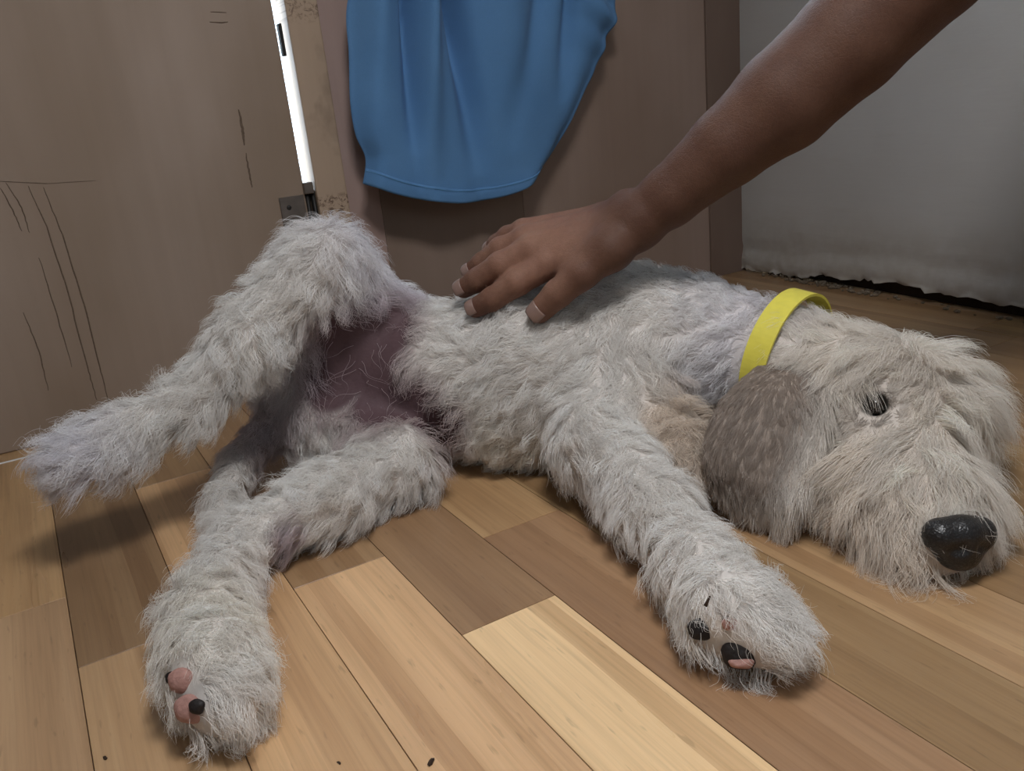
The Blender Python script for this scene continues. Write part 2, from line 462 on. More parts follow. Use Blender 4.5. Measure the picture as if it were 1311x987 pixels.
    for i in range(nx+1):
        s = (i/nx)**1.6*ln
        foot = 0.004 + 0.018*min(1, max(0, (s-0.12)/0.2)) + 0.004*nz1(s*3) + 0.0022*math.sin(s*95)*math.sin(s*33) + 0.0014*math.sin(s*210+math.sin(s*60)*2) + 0.0012*math.sin(s*390)
        if 0.17 < s < 0.27: foot += 0.006*math.sin((s-0.17)/0.1*math.pi)
        foot = max(0.003, foot)
        for j in range(nz+1):
            v = (j/nz)**2.2
            z = foot + (RZ-foot)*v
            h = z - foot
            bulge = 0.003*math.exp(-((h-0.016)/0.012)**2)*(0.7+0.5*nz1(s*5+2)) - 0.004*math.exp(-((h-0.042)/0.010)**2)*(0.6+0.4*nz1(s*4))
            bulge += 0.006*math.exp(-(h/0.004)**2)*nz1(s*11)
            bulge += 0.003*math.exp(-((h-0.10+0.02*math.sin(s*6))/0.012)**2)*max(0, nz1(s*3+5))
            verts.append((xa+ux*s+px*bulge, ya+uy*s+py*bulge, z))
    st = nz+1
    for i in range(nx):
        for j in range(nz):
            faces.append((i*st+j, i*st+j+1, (i+1)*st+j+1, (i+1)*st+j))
    wr = empty('wall_right'); tag(wr, kind='structure')
    o = mesh_obj('white_panel', verts, faces, M['white_wall'], wr)
    so = o.modifiers.new('thick', 'SOLIDIFY'); so.thickness = 0.004; so.offset = 0
    # recess and backing behind the paper
    bm = bmesh.new()
    q = [(xa-px*0.028, ya-py*0.028), (xa+ux*ln-px*0.028, ya+uy*ln-py*0.028)]
    vs = [bm.verts.new((q[0][0], q[0][1]+0.05, -0.02)), bm.verts.new((q[1][0], q[1][1], -0.02)), bm.verts.new((q[1][0], q[1][1], RZ)), bm.verts.new((q[0][0], q[0][1]+0.05, RZ))]
    bm.faces.new(vs)
    bm_obj('wall_backing', bm, M['gap_dark'], wr)
    # loose crumbled plaster under the torn edge
    bm = bmesh.new(); rc = random.Random(4)
    for i in range(170):
        s = rc.uniform(0.08, 0.34) if i < 120 else rc.uniform(0.3, 1.2)
        d_ = rc.uniform(-0.012, 0.016)
        r = rc.uniform(0.0012, 0.0045)
        mt = Matrix.Translation((xa+ux*s+px*d_, ya+uy*s+py*d_, r*0.6)) @ Matrix.Diagonal((1, rc.uniform(0.7, 1.6), 0.7, 1))
        bmesh.ops.create_icosphere(bm, subdivisions=1, radius=r, matrix=mt)
    tag(bm_obj('plaster_rubble', bm, M['rubble'], None), 'crumbled dirty plaster bits lying under torn white wall edge', 'rubble', kind='stuff')
    # ground outside the door and windows
    tag(box('ground', (-8, RY1+0.1, -0.3), (8, 12, -0.2), M['outside']), kind='structure')


def window(root, W, y0, y1, n=1, mat='frame_white', f=0.045):
    a0, a1, z0, z1 = W
    def bx(nm, b0, b1, c0, c1, d0, d1, mt):
        o = box(nm, (b0, d0, c0), (b1, d1, c1), M[mt], root, 0.001 if mt == 'glass' else 0.002)
        return o
    bx('window_frame', a0, a0+f, z0, z1, y0, y1, mat); bx('window_frame', a1-f, a1, z0, z1, y0, y1, mat)
    bx('window_frame', a0+f, a1-f, z0, z0+f, y0, y1, mat); bx('window_frame', a0+f, a1-f, z1-f, z1, y0, y1, mat)
    ym = (y0+y1)/2
    for i in range(n):
        b0 = a0+f + (a1-a0-2*f)*i/n; b1 = a0+f + (a1-a0-2*f)*(i+1)/n
        if i: bx('mullion', b0-0.015, b0+0.015, z0+f, z1-f, y0+0.005, y1-0.005, mat)
        bx('pane', b0, b1, z0+f, z1-f, ym-0.002, ym+0.002, 'glass')


m = Mat('white_wall_paper', 0.6, 0.3)
v = m.coords()
n = m.noise(v, 3.0, 4); n2 = m.noise(m.node('ShaderNodeMapping', {'Vector': v, 'Scale': (2, 2, 14)}).outputs[0], 2.5, 4, 0.6); n3 = m.noise(v, 60, 4)
c = m.mix(m.ramp(n, [(0.3, 0.0), (0.7, 1.0)]), (0.44, 0.425, 0.40), (0.52, 0.51, 0.495))
c = m.mix(m.ramp(n2, [(0.62, 0.0), (0.75, 0.35)]), c, (0.42, 0.39, 0.35))
sp = m.node('ShaderNodeSeparateXYZ', {'Vector': v})
dirt = m.math('MULTIPLY', m.ramp(sp.outputs[2], [(0.0, 0.85), (0.03, 0.5), (0.14, 0.0)]), m.ramp(n3, [(0.3, 0.5), (0.6, 1.0)]))
c = m.mix(dirt, c, (0.30, 0.25, 0.19))
m.base(c); m.bump(n2, 0.25, 0.004)
M['white_wall'] = m.m
M['rubble'] = plain('dirty_plaster', (0.22, 0.17, 0.12), 0.9, 0.1, 0.5, 90)

_l0 = (0.3646, 1.2000, 0.4887); _l1 = (0.3621, 1.2000, 0.4479)
WW_LATCH = ((_l0[0]-0.001, RY1-0.0065, _l1[2]), (_l0[0]+0.0035, RY1+0.004, _l0[2]))
SCRATCHES = [
    ([(-0.0037, 1.2000, 0.3306), (0.0445, 1.2000, 0.3215), (0.0984, 1.2000, 0.3182)], 0.0016),
    ([(0.2915, 1.2000, 0.3859), (0.2911, 1.2000, 0.3579), (0.2895, 1.2000, 0.3398)], 0.0019),
    ([(0.2896, 1.2000, 0.3296), (0.2889, 1.2000, 0.3049), (0.2891, 1.2000, 0.2840)], 0.0013),
    ([(-0.0056, 1.2000, 0.3235), (0.0008, 1.2000, 0.2967), (0.0041, 1.2000, 0.2698)], 0.0007),
    ([(0.0022, 1.2000, 0.3280), (0.0110, 1.2000, 0.2970), (0.0118, 1.2000, 0.2666)], 0.0007),
    ([(0.0239, 1.2000, 0.3214), (0.0320, 1.2000, 0.2711), (0.0355, 1.2000, 0.1916), (0.0344, 1.2000, 0.0877), (0.0349, 1.2000, 0.0419)], 0.0009),
    ([(0.0392, 1.2000, 0.3175), (0.0466, 1.2000, 0.2591), (0.0499, 1.2000, 0.1683), (0.0487, 1.2000, 0.0842), (0.0479, 1.2000, 0.0318)], 0.0009),
    ([(0.0144, 1.2000, 0.2353), (0.0164, 1.2000, 0.1650), (0.0168, 1.2000, 0.0921)], 0.0007),
    ([(-0.0188, 1.2000, 0.1725), (-0.0143, 1.2000, 0.1205), (-0.0164, 1.2000, 0.0685)], 0.0007),
    ([(0.2754, 1.2000, 0.4945), (0.2909, 1.2000, 0.4929), (0.2990, 1.2000, 0.4935)], 0.0008),
    ([(0.2798, 1.2000, 0.5063), (0.2993, 1.2000, 0.5047)], 0.0005),
]
build_room()


# ------------------------------------------------------------------ implicit surfaces -> one continuous mesh
def _cone(P, a, b, ra, rb):
    a = np.asarray(a, np.float32); b = np.asarray(b, np.float32)
    ba = b-a
    L2 = float(ba @ ba)
    if L2 < 1e-12:
        return np.sqrt(((P-a)**2).sum(-1)) - ra
    pa = P-a
    t = np.clip((pa @ ba)/L2, 0, 1)
    return np.sqrt(((pa - t[..., None]*ba)**2).sum(-1)) - (ra + (rb-ra)*t)


class Field:
    """prims: ('cone',a,b,ra,rb,k) added smoothly; ('cut',a,b,ra,rb,k) carved"""
    def __init__(s): s.pr = []
    def cone(s, A, B, k=0.02): s.pr.append((1, A[:3], B[:3], A[3], B[3], k))
    def ball(s, A, k=0.02): s.pr.append((1, A[:3], A[:3], A[3], A[3], k))
    def cut(s, A, B, k=0.006): s.pr.append((-1, A[:3], B[:3], A[3], B[3], k))
    def mesh(s, h, pad=0.01):
        lo = np.min([np.minimum(np.array(p[1])-p[3], np.array(p[2])-p[4]) for p in s.pr if p[0] > 0], axis=0) - pad
        hi = np.max([np.maximum(np.array(p[1])+p[3], np.array(p[2])+p[4]) for p in s.pr if p[0] > 0], axis=0) + pad
        n = np.ceil((hi-lo)/h).astype(int)+1
        ax = [lo[i]+np.arange(n[i])*h for i in range(3)]
        G = np.full(n, 0.06, np.float32)
        for sg, a, b, ra, rb, k in s.pr:
            m = max(ra, rb) + 0.05
            i0 = [max(0, int((min(a[i], b[i])-m-lo[i])/h)) for i in range(3)]
            i1 = [min(n[i], int((max(a[i], b[i])+m-lo[i])/h)+2) for i in range(3)]
            if any(i1[q] <= i0[q] for q in range(3)): continue
            sl = tuple(slice(i0[q], i1[q]) for q in range(3))
            P = np.stack(np.meshgrid(*[ax[q][sl[q]] for q in range(3)], indexing='ij'), -1).astype(np.float32)
            d = _cone(P, a, b, ra, rb)
            g = G[sl]
            if sg > 0:
                hh = np.maximum(k-np.abs(g-d), 0)/k
                G[sl] = np.minimum(g, d) - hh*hh*k*0.25
            else:
                d = -d
                hh = np.maximum(k-np.abs(g-d), 0)/k
                G[sl] = np.maximum(g, d) + hh*hh*k*0.25
        return surface_nets(G, lo, h)


def surface_nets(G, lo, h):
    ins = G < 0
    n = np.array(G.shape)
    c = np.zeros(n-1, np.int8)
    for dx in (0, 1):
        for dy in (0, 1):
            for dz in (0, 1):
                c += ins[dx:n[0]-1+dx, dy:n[1]-1+dy, dz:n[2]-1+dz]
    act = (c > 0) & (c < 8)
    idx = np.argwhere(act)
    ids = np.full(n-1, -1, np.int64); ids[act] = np.arange(len(idx))
    acc = np.zeros((len(idx), 3)); cnt = np.zeros(len(idx))
    corners = [(x, y, z) for x in (0, 1) for y in (0, 1) for z in (0, 1)]
    vals = {cc: G[idx[:, 0]+cc[0], idx[:, 1]+cc[1], idx[:, 2]+cc[2]] for cc in corners}
    for p in corners:
        for ax in range(3):
            if p[ax] == 1: continue
            q = list(p); q[ax] = 1; q = tuple(q)
            a = vals[p]; b = vals[q]
            m = (a < 0) != (b < 0)
            t = np.where(m, a/np.where(m, a-b, 1), 0)
            pos = np.zeros((len(idx), 3)) + np.array(p); pos[:, ax] = t
            acc[m] += pos[m]; cnt[m] += 1
    V = lo + h*(idx + acc/cnt[:, None])
    F = []
    for ax in range(3):
        u, v = (ax+1) % 3, (ax+2) % 3
        sl0 = [slice(None)]*3; sl1 = [slice(None)]*3
        sl0[ax] = slice(0, n[ax]-1); sl1[ax] = slice(1, n[ax])
        a = ins[tuple(sl0)]; b = ins[tuple(sl1)]
        e = np.argwhere(a != b)
        e = e[(e[:, u] > 0) & (e[:, v] > 0) & (e[:, u] < n[u]-1) & (e[:, v] < n[v]-1)]
        flip = a[e[:, 0], e[:, 1], e[:, 2]]
        def cell(du, dv):
            q = e.copy(); q[:, u] += du; q[:, v] += dv
            return ids[q[:, 0], q[:, 1], q[:, 2]]
        quad = np.stack([cell(-1, -1), cell(0, -1), cell(0, 0), cell(-1, 0)], 1)
        quad[~flip] = quad[~flip][:, ::-1]
        F.append(quad)
    return V, np.concatenate(F)


def relax(V, F, it=2, lam=0.5):
    for _ in range(it):
        acc = np.zeros_like(V); cnt = np.zeros(len(V))
        for i in range(4):
            j = (i+1) % 4
            np.add.at(acc, F[:, i], V[F[:, j]]); np.add.at(cnt, F[:, i], 1)
            np.add.at(acc, F[:, j], V[F[:, i]]); np.add.at(cnt, F[:, j], 1)
        V = V + lam*(acc/cnt[:, None]-V)
    return V


def set_tint(o, cols):
    a = o.data.attributes.new('tint', 'FLOAT_COLOR', 'POINT')
    a.data.foreach_set('color', np.concatenate([cols, np.ones((len(cols), 1))], 1).astype(np.float32).ravel())


def nrm(v): return v/np.maximum(np.linalg.norm(v, axis=-1, keepdims=True), 1e-9)


# ------------------------------------------------------------------ fur
def scatter(V, F, N, dens=None):
    """N random roots on quads/tris; returns positions and normals"""
    T = np.concatenate([F[:, [0, 1, 2]], F[:, [0, 2, 3]]]) if F.shape[1] == 4 else F
    a, b, c = V[T[:, 0]], V[T[:, 1]], V[T[:, 2]]
    cr = np.cross(b-a, c-a); ar = np.linalg.norm(cr, axis=1)
    vn = np.zeros_like(V)
    for i in range(3): np.add.at(vn, T[:, i], cr)
    vn = nrm(vn)
    w = ar.copy()
    if dens is not None:
        w *= dens[T].mean(1)
    pick = rng.choice(len(T), N, p=w/w.sum())
    u = rng.random((N, 2)); m = u.sum(1) > 1; u[m] = 1-u[m]
    w0 = 1-u.sum(1)
    t = T[pick]
    P = V[t[:, 0]]*w0[:, None] + V[t[:, 1]]*u[:, :1] + V[t[:, 2]]*u[:, 1:]
    n = nrm(vn[t[:, 0]]*w0[:, None] + vn[t[:, 1]]*u[:, :1] + vn[t[:, 2]]*u[:, 1:])
    return P, n


def grow(name, P, Nn, D, L, lift, colr, par, lock=0.008, clump=0.7, wave=0.12, freq=1.2, grav=0.35, rad=0.00022, K=7, jitter=0.25, mat=None, swirl=0.5):
    """strands from roots P; D comb direction, L length, lift 0..1 how far they stand off; locks gather towards shared tips"""
    N = len(P)
    # lock guides
    area_guides = max(20, int(N*lock))
    gi = rng.choice(N, area_guides, replace=False)
    kd = KDTree(len(gi))
    for i, g in enumerate(gi): kd.insert(P[g], i)
    kd.balance()
    near = np.array([kd.find(p)[1] for p in P.tolist()])
    g = gi[near]
    # comb direction with slow swirls, shared by a lock
    def swirlf(p, s):
        return np.sin(p[:, 0]*61*s+p[:, 1]*37*s+1)+np.sin(p[:, 1]*83*s-p[:, 2]*51*s+2)+np.sin(p[:, 2]*71*s+p[:, 0]*29*s+4)
    def frame(Dv, n):
        d = nrm(Dv - (Dv*n).sum(1, keepdims=True)*n)
        s = np.cross(n, d)
        return d, s
    rj = rng.normal(0, 1, (len(gi), 4))
    ang = swirl*(0.35*swirlf(P[gi], 1.0)) + rj[:, 0]*0.35*swirl
    d0, s0 = frame(D, Nn)
    angc = ang[near] + rng.normal(0, jitter, N)
    d = d0*np.cos(angc)[:, None] + s0*np.sin(angc)[:, None]
    side = np.cross(Nn, d)
    pole = np.clip((nrm(D)*Nn).sum(1), 0, 1)**2
    lift = lift+(1.15-lift)*pole
    L = L*(1-0.3*pole)
    lf = np.clip(lift*(1+0.25*rj[near, 1]) + rng.normal(0, 0.06, N), 0.03, 1.2)
    Lc = L*np.clip(1+0.18*rj[near, 2]+rng.normal(0, 0.12, N), 0.35, 1.7)
    ph = rj[near, 3]*2.5 + rng.normal(0, 0.22, N)
    fr = freq*np.clip(1+0.2*rng.normal(0, 1, N), 0.4, 2)
    s = np.linspace(0, 1, K)[None, :, None]
    stand = Nn*np.sin(lf)[:, None]; flat = d*np.cos(lf)[:, None]
    X = P[:, None] + Lc[:, None, None]*(flat[:, None]*s + stand[:, None]*(s-0.35*s*s) + np.array([0, 0, -1.0])*(grav*s*s*0.5))
    wv = np.sin(2*np.pi*fr[:, None, None]*s + ph[:, None, None]) - np.sin(ph)[:, None, None]
    wv2 = np.cos(2*np.pi*fr[:, None, None]*s*0.8 + ph[:, None, None]*1.7) - np.cos(ph*1.7)[:, None, None]
    wa = (np.asarray(wave)*Lc)[:, None, None]*np.sqrt(s)
    X = X + side[:, None]*wv*wa + Nn[:, None]*wv2*wa*0.5
    cl = np.asarray(clump)*np.clip(rng.normal(1, 0.25, N), 0, 1.2)
    off = (P[g]-P)
    off -= (off*Nn).sum(1, keepdims=True)*Nn*0.5
    X = X + off[:, None]*(np.minimum(cl, 1.0)[:, None, None]*s**1.1)
    X[..., 2] = np.maximum(X[..., 2], 0.0006+0.0015*rng.random((N, 1)))
    cu = bpy.data.hair_curves.new(name)
    cu.add_curves([K]*N)
    cu.attributes['position'].data.foreach_set('vector', X.astype(np.float32).ravel())
    r = cu.attributes.get('radius') or cu.attributes.new('radius', 'FLOAT', 'POINT')
    taper = np.linspace(1, 0.25, K)
    rr = (np.broadcast_to(rad, (N,)))[:, None]*taper[None]
    r.data.foreach_set('value', rr.astype(np.float32).ravel())
    a = cu.attributes.new('hair_color', 'FLOAT_COLOR', 'CURVE')
    cc = colr*np.clip(1+0.07*rng.normal(0, 1, (N, 1)) + 0.06*rj[near, 1:2], 0.5, 1.25)
    a.data.foreach_set('color', np.concatenate([np.clip(cc, 0, 0.95), np.ones((N, 1))], 1).astype(np.float32).ravel())
    cu.materials.append(mat or M['fur'])
    o = bpy.data.objects.new(name, cu)
    col.objects.link(o)
    parent(o, par)
    o['kind'] = 'stuff'
    return o


# ------------------------------------------------------------------ the dog
WHITE = (0.90, 0.87, 0.835); WARM = (0.90, 0.86, 0.79); LILAC = (0.87, 0.85, 0.885); TAN = (0.82, 0.74, 0.65); CREAM = (0.88, 0.82, 0.75); EARC = (0.37, 0.30, 0.25)  # LILAC carries bluish sky light put into the fur colour
DOG = []          # (A, B, k, flow, length, lift, colour)


def limb(A, B, k, flow, ln, lift, colr):
    DOG.append((A, B, k, flow, ln, lift, colr))


AX = None
back = (-0.75, 0.45, -0.45)
T0 = (0.2441, 0.9028, 0.0688, 0.0619); T1 = (0.2905, 0.8568, 0.0864, 0.0657); T2 = (0.3437, 0.7939, 0.0973, 0.0634); T3 = (0.4288, 0.7163, 0.1020, 0.0729); T4 = (0.5121, 0.6588, 0.1142, 0.0718)
T5 = (0.5511, 0.6149, 0.1121, 0.0578); T6 = (0.5879, 0.5377, 0.1048, 0.0451)
limb(T0, T1, 0.03, back, 0.020, 0.6, LILAC)
limb(T1, T2, 0.03, back, 0.016, 0.6, WHITE)
limb(T2, T3, 0.03, back, 0.018, 0.6, WHITE)
limb(T3, T4, 0.03, back, 0.017, 0.55, WHITE)
limb(T4, T5, 0.03, back, 0.016, 0.55, WHITE)
limb(T5, T6, 0.03, back, 0.016, 0.55, LILAC)
belly = (-0.55, 0.1, -0.8)
limb((0.3521, 0.7844, 0.0565, 0.0438), (0.3971, 0.7346, 0.0618, 0.0543), 0.03, belly, 0.024, 0.65, WARM)
limb((0.3971, 0.7346, 0.0618, 0.0543), (0.4501, 0.6819, 0.0568, 0.0580), 0.03, belly, 0.022, 0.6, WARM)
# upper hind leg, lifted
U0 = (0.2905, 0.8767, 0.0957, 0.0614); U1 = (0.2564, 0.8070, 0.2326, 0.0323)
limb(U0, U1, 0.03, (0.0, -0.2, -1.0), 0.026, 0.5, LILAC)
limb((0.2492, 0.9012, 0.1005, 0.0526), (0.2264, 0.8237, 0.2049, 0.0295), 0.03, (-0.3, -0.2, -0.9), 0.028, 0.5, LILAC)
U2 = (0.0991, 0.7984, 0.1256, 0.0196)
limb((0.2430, 0.8032, 0.2316, 0.0319), (0.1614, 0.7982, 0.1720, 0.0273), 0.02, AX, 0.024, 0.75, WHITE)
limb((0.1614, 0.7982, 0.1720, 0.0273), U2, 0.02, AX, 0.024, 0.7, WHITE)
limb(U2, (0.0309, 0.8020, 0.1077, 0.0205), 0.02, AX, 0.026, 0.6, WHITE)
limb((0.0309, 0.8020, 0.1077, 0.0205), (-0.0083, 0.7945, 0.1024, 0.0226), 0.02, AX, 0.026, 0.55, LILAC)
limb((0.2771, 0.8060, 0.2173, 0.0187), (0.3400, 0.8299, 0.1297, 0.0358), 0.02, (0.3, 0.2, -0.8), 0.016, 0.5, LILAC)
# lower hind leg on the floor
L0 = (0.2423, 0.8418, 0.0487, 0.0523); L1 = (0.2634, 0.7238, 0.0395, 0.0321)
limb(L0, L1, 0.025, AX, 0.024, 0.6, WHITE)
limb(L1, (0.1814, 0.6968, 0.0351, 0.0284), 0.02, AX, 0.022, 0.55, WHITE)
limb((0.1814, 0.6968, 0.0351, 0.0284), (0.0982, 0.6767, 0.0329, 0.0198), 0.02, AX, 0.022, 0.6, WHITE)
limb((0.0982, 0.6767, 0.0329, 0.0198), (0.0498, 0.5835, 0.0312, 0.0227), 0.02, AX, 0.024, 0.65, WHITE)
limb((0.0498, 0.5835, 0.0312, 0.0227), (0.0400, 0.5086, 0.0336, 0.0263), 0.02, AX, 0.022, 0.6, WARM)
limb((0.0400, 0.5086, 0.0336, 0.0263), (0.0389, 0.4798, 0.0278, 0.0223), 0.02, AX, 0.020, 0.55, WHITE)
# tail lying behind the lower leg
limb((0.1879, 0.8839, 0.0522, 0.0221), (0.1386, 0.8461, 0.0381, 0.0153), 0.015, AX, 0.014, 0.4, (0.45, 0.37, 0.37))
limb((0.1386, 0.8461, 0.0381, 0.0153), (0.1037, 0.7898, 0.0248, 0.0128), 0.012, AX, 0.022, 0.5, WHITE)
limb((0.1037, 0.7898, 0.0248, 0.0128), (0.0914, 0.7418, 0.0091, 0.0107), 0.012, AX, 0.022, 0.5, WHITE)
# front leg stretched towards the viewer
F1 = (0.4109, 0.5946, 0.0558, 0.0361)
limb((0.4826, 0.6367, 0.0848, 0.0528), F1, 0.03, AX, 0.020, 0.55, WHITE)
limb(F1, (0.3853, 0.4821, 0.0364, 0.0265), 0.025, AX, 0.020, 0.6, WHITE)
limb((0.3853, 0.4821, 0.0364, 0.0265), (0.3569, 0.4015, 0.0312, 0.0223), 0.02, AX, 0.020, 0.65, WHITE)
limb((0.3569, 0.4015, 0.0312, 0.0223), (0.3393, 0.3506, 0.0315, 0.0266), 0.02, AX, 0.020, 0.6, WHITE)
limb((0.3393, 0.3506, 0.0315, 0.0266), (0.3429, 0.3231, 0.0272, 0.0217), 0.02, AX, 0.020, 0.55, WHITE)
# other front leg folded under the head
limb((0.4817, 0.6005, 0.0737, 0.0338), (0.4675, 0.5446, 0.0489, 0.0241), 0.02, (0.2,-0.5,-0.6), 0.026, 0.9, (0.80, 0.70, 0.60))
limb((0.4675, 0.5446, 0.0489, 0.0241), (0.4648, 0.5216, 0.0358, 0.0194), 0.02, (-0.5,-0.6,-0.3), 0.026, 0.9, (0.80, 0.70, 0.60))
# head
FACE = (0.6087, 0.3962, 0.0766)
BROW = (0.6236, 0.4324, 0.1219)
rad_ = ('radial', FACE)
limb(T6, (0.5914, 0.4774, 0.0798, 0.0533), 0.03, (-0.5, 0.3, -0.3), 0.022, 0.5, CREAM)
limb((0.5897, 0.4758, 0.0732, 0.0533), (0.6100, 0.4428, 0.0728, 0.0561), 0.03, rad_, 0.040, 0.55, CREAM)
limb((0.6100, 0.4428, 0.0728, 0.0561), (0.6461, 0.4263, 0.0673, 0.0468), 0.03, rad_, 0.042, 0.6, CREAM)
limb((0.5823, 0.4139, 0.0566, 0.0472), (0.5540, 0.3510, 0.0356, 0.0313), 0.02, rad_, 0.042, 0.5, CREAM)
limb((0.5540, 0.3510, 0.0356, 0.0313), (0.5384, 0.3262, 0.0247, 0.0220), 0.02, rad_, 0.022, 0.4, CREAM)
limb((0.5354, 0.3998, 0.0374, 0.0340), (0.5179, 0.3319, 0.0188, 0.0207), 0.02, rad_, 0.040, 0.5, TAN)


def dog_fields(P):
    """blend comb direction, fur length, lift and colour of the nearest limbs at points P"""
    n = len(P)
    W = np.zeros(n); D = np.zeros((n, 3)); L = np.zeros(n); Lf = np.zeros(n); C = np.zeros((n, 3))
    for A, B, k, flow, ln, lift, colr in DOG:
        d = _cone(P.astype(np.float32), A[:3], B[:3], A[3], B[3])
        w = np.exp(-np.maximum(d, -0.01)/0.006)
        if flow is None:
            f = nrm((np.array(B[:3])-np.array(A[:3]))[None])
            f = f + np.array([0, 0, -0.25])
        elif flow[0] == 'radial':
            a = np.array(FACE); ab = np.array(BROW)-a
            t = np.clip(((P-a) @ ab)/(ab @ ab), 0, 1)
            f = nrm(P-(a+t[:, None]*ab)) + np.array([0, 0, -0.35])
        else:
            f = np.array(flow)[None]
        W += w; D += w[:, None]*f; L += w*ln; Lf += w*lift; C += w[:, None]*np.array(colr)
    W = np.maximum(W, 1e-12)
    return D/W[:, None], L/W, Lf/W, C/W[:, None]


def near(P, c, r0, r1):
    """1 inside r0 of c, 0 beyond r1"""
    d = np.linalg.norm(P-np.array(c[:3]), axis=1)
    t = np.clip((r1-d)/(r1-r0), 0, 1)
    return t*t*(3-2*t)


EYE = (0.5614, 0.4142, 0.0979, 0.0076)
GROIN = [(0.2768, 0.7931, 0.1548), (0.2992, 0.7884, 0.1466), (0.2930, 0.7853, 0.1152), (0.3076, 0.7597, 0.0837), (0.3127, 0.7414, 0.0574), (0.2608, 0.7994, 0.1200), (0.2696, 0.7631, 0.0804), (0.2364, 0.8080, 0.1074), (0.2530, 0.7877, 0.1490)]
STAINS_AND_SHADE = [((0.1355, 0.6648, 0.0272), 0.008, 0.026, (0.58, 0.50, 0.53)), ((0.1095, 0.6319, 0.0171), 0.006, 0.022, (0.66, 0.60, 0.68)), ((0.1714, 0.8465, 0.0720), 0.02, 0.05, (0.62, 0.54, 0.55)), ((0.2830, 0.6757, 0.0412), 0.006, 0.02, (0.66, 0.64, 0.76)), ((0.4936, 0.5905, 0.0930), 0.010, 0.035, (0.55, 0.50, 0.50))]  # last patch: shade between neck and front leg painted into the fur


def build_dog():
    root = empty('dog', (0.35, 0.7, 0))
    tag(root, 'shaggy white dog lying on its side on the wooden floor', 'dog')
    fl = Field()
    for A, B, k, *_ in DOG: fl.cone(A, B, k)
    fl.cut(EYE[:3] + (EYE[3]*1.35,), EYE[:3] + (EYE[3]*1.35,), 0.006)
    V, F = fl.mesh(0.0042)
    V = relax(V, F, 3)
    V[:, 2] = np.maximum(V[:, 2], 0.001)
    D, L, Lf, C = dog_fields(V)
    g = np.max([near(V, c, 0.026, 0.046) for c in GROIN], axis=0)
    tint = C*np.array([0.72, 0.685, 0.665])
    tint = tint*(1-g[:, None]) + g[:, None]*np.array([0.115, 0.068, 0.075])
    tint = tint*(1-near(V, EYE, EYE[3]*0.9, EYE[3]*1.9)[:, None]*0.9)
    body = mesh_obj('body', V, F, M['dog_skin'], root)
    set_tint(body, tint)
    # fur
    dens = 1-0.988*g
    for c, r in PADS: dens *= 1-0.985*near(V, c, r*1.15, r*1.7)
    for c, r in ((EYE, EYE[3]*1.9), (NOSE, NOSE[3]*1.1)): dens *= 1-near(V, c, r*0.85, r*1.12)
    dens = dens*np.where(V[:, 2] < 0.004, 0.15, 1.0)
    head = near(V, (0.5844, 0.4150, 0.0484), 0.085, 0.12)
    N = 165000
    P, n = scatter(V, F, N, dens*(1+0.3*head))
    D, L, Lf, C = dog_fields(P)
    gg = np.max([near(P, c, 0.03, 0.06) for c in GROIN], axis=0)
    L = L*(1+0.3*gg)
    cp = (P-np.array((0.5949, 0.5365, 0.1033))) @ nrm(np.array((0.5876, 0.5279, 0.0930))-np.array((0.5632, 0.6284, 0.1083)))
    L = np.where((np.abs(cp) < 0.022) & (np.linalg.norm(P-np.array((0.5949, 0.5365, 0.1033)), axis=1) < 0.080), L*0.35, L)
    C = C*(1-gg[:, None]*np.array([0.40, 0.50, 0.48]))
    for c, r0, r1, cc in STAINS_AND_SHADE:
        q = near(P, c, r0, r1)[:, None]; C = C*(1-q)+np.array(cc)*q
    hd = near(P, (0.5844, 0.4150, 0.0484), 0.09, 0.12) > 0.5
    pk = ~hd
    grow('fur', P[pk], n[pk], D[pk], L[pk]*1.05, Lf[pk], C[pk], root, lock=0.03, clump=np.where(L[pk] < 0.0205, 0.55, 0.74), wave=np.where(L[pk] < 0.0205, 0.13, 0.16), freq=1.05, grav=0.3, rad=0.00019, swirl=0.95, jitter=0.2)
    # hair on the face gets shorter round the eye and on the bridge of the nose
    e = near(P, EYE, 0.018, 0.052); nb = near(P, NOSE, 0.02, 0.05)
    Lh = L*(1-0.84*e)*(1-0.45*nb)
    # darker stain round the eye
    Ch = C*(1-np.array([0.62, 0.66, 0.68])*near(P, EYE, 0.011, 0.028)[:, None])
    grow('fur', P[hd], n[hd], D[hd], Lh[hd], Lf[hd], Ch[hd], root, lock=0.022, clump=0.82, wave=0.11, freq=0.8, grav=0.5, rad=0.00019, jitter=0.14, swirl=0.7)
    for cen, tow, ln in (((0.5615, 0.4319, 0.1105), (0.5457, 0.3998, 0.0888), 0.021), ((0.6306, 0.3887, 0.0886), (0.6134, 0.3518, 0.0665), 0.034), ((0.6370, 0.3777, 0.0690), (0.5977, 0.3483, 0.0490), 0.03)):
        dd = np.linalg.norm(P-np.array(cen), axis=1)
        sel = np.where(dd < 0.016)[0]
        if len(sel) < 60: continue
        sel = rng.choice(sel, min(len(sel), 420 if ln > 0.025 else 130), replace=False)
        Dm = np.tile(nrm((np.array(tow)-np.array(cen))[None]), (len(sel), 1))
        o = grow('eyebrow', P[sel], n[sel], Dm, np.full(len(sel), ln), np.full(len(sel), 0.75), np.tile(np.array([[0.86, 0.80, 0.72]]), (len(sel), 1)), root, lock=0.04, clump=0.8, wave=0.06, freq=0.6, grav=0.9, rad=0.0002, jitter=0.12, swirl=0.4)
    return root, V, F


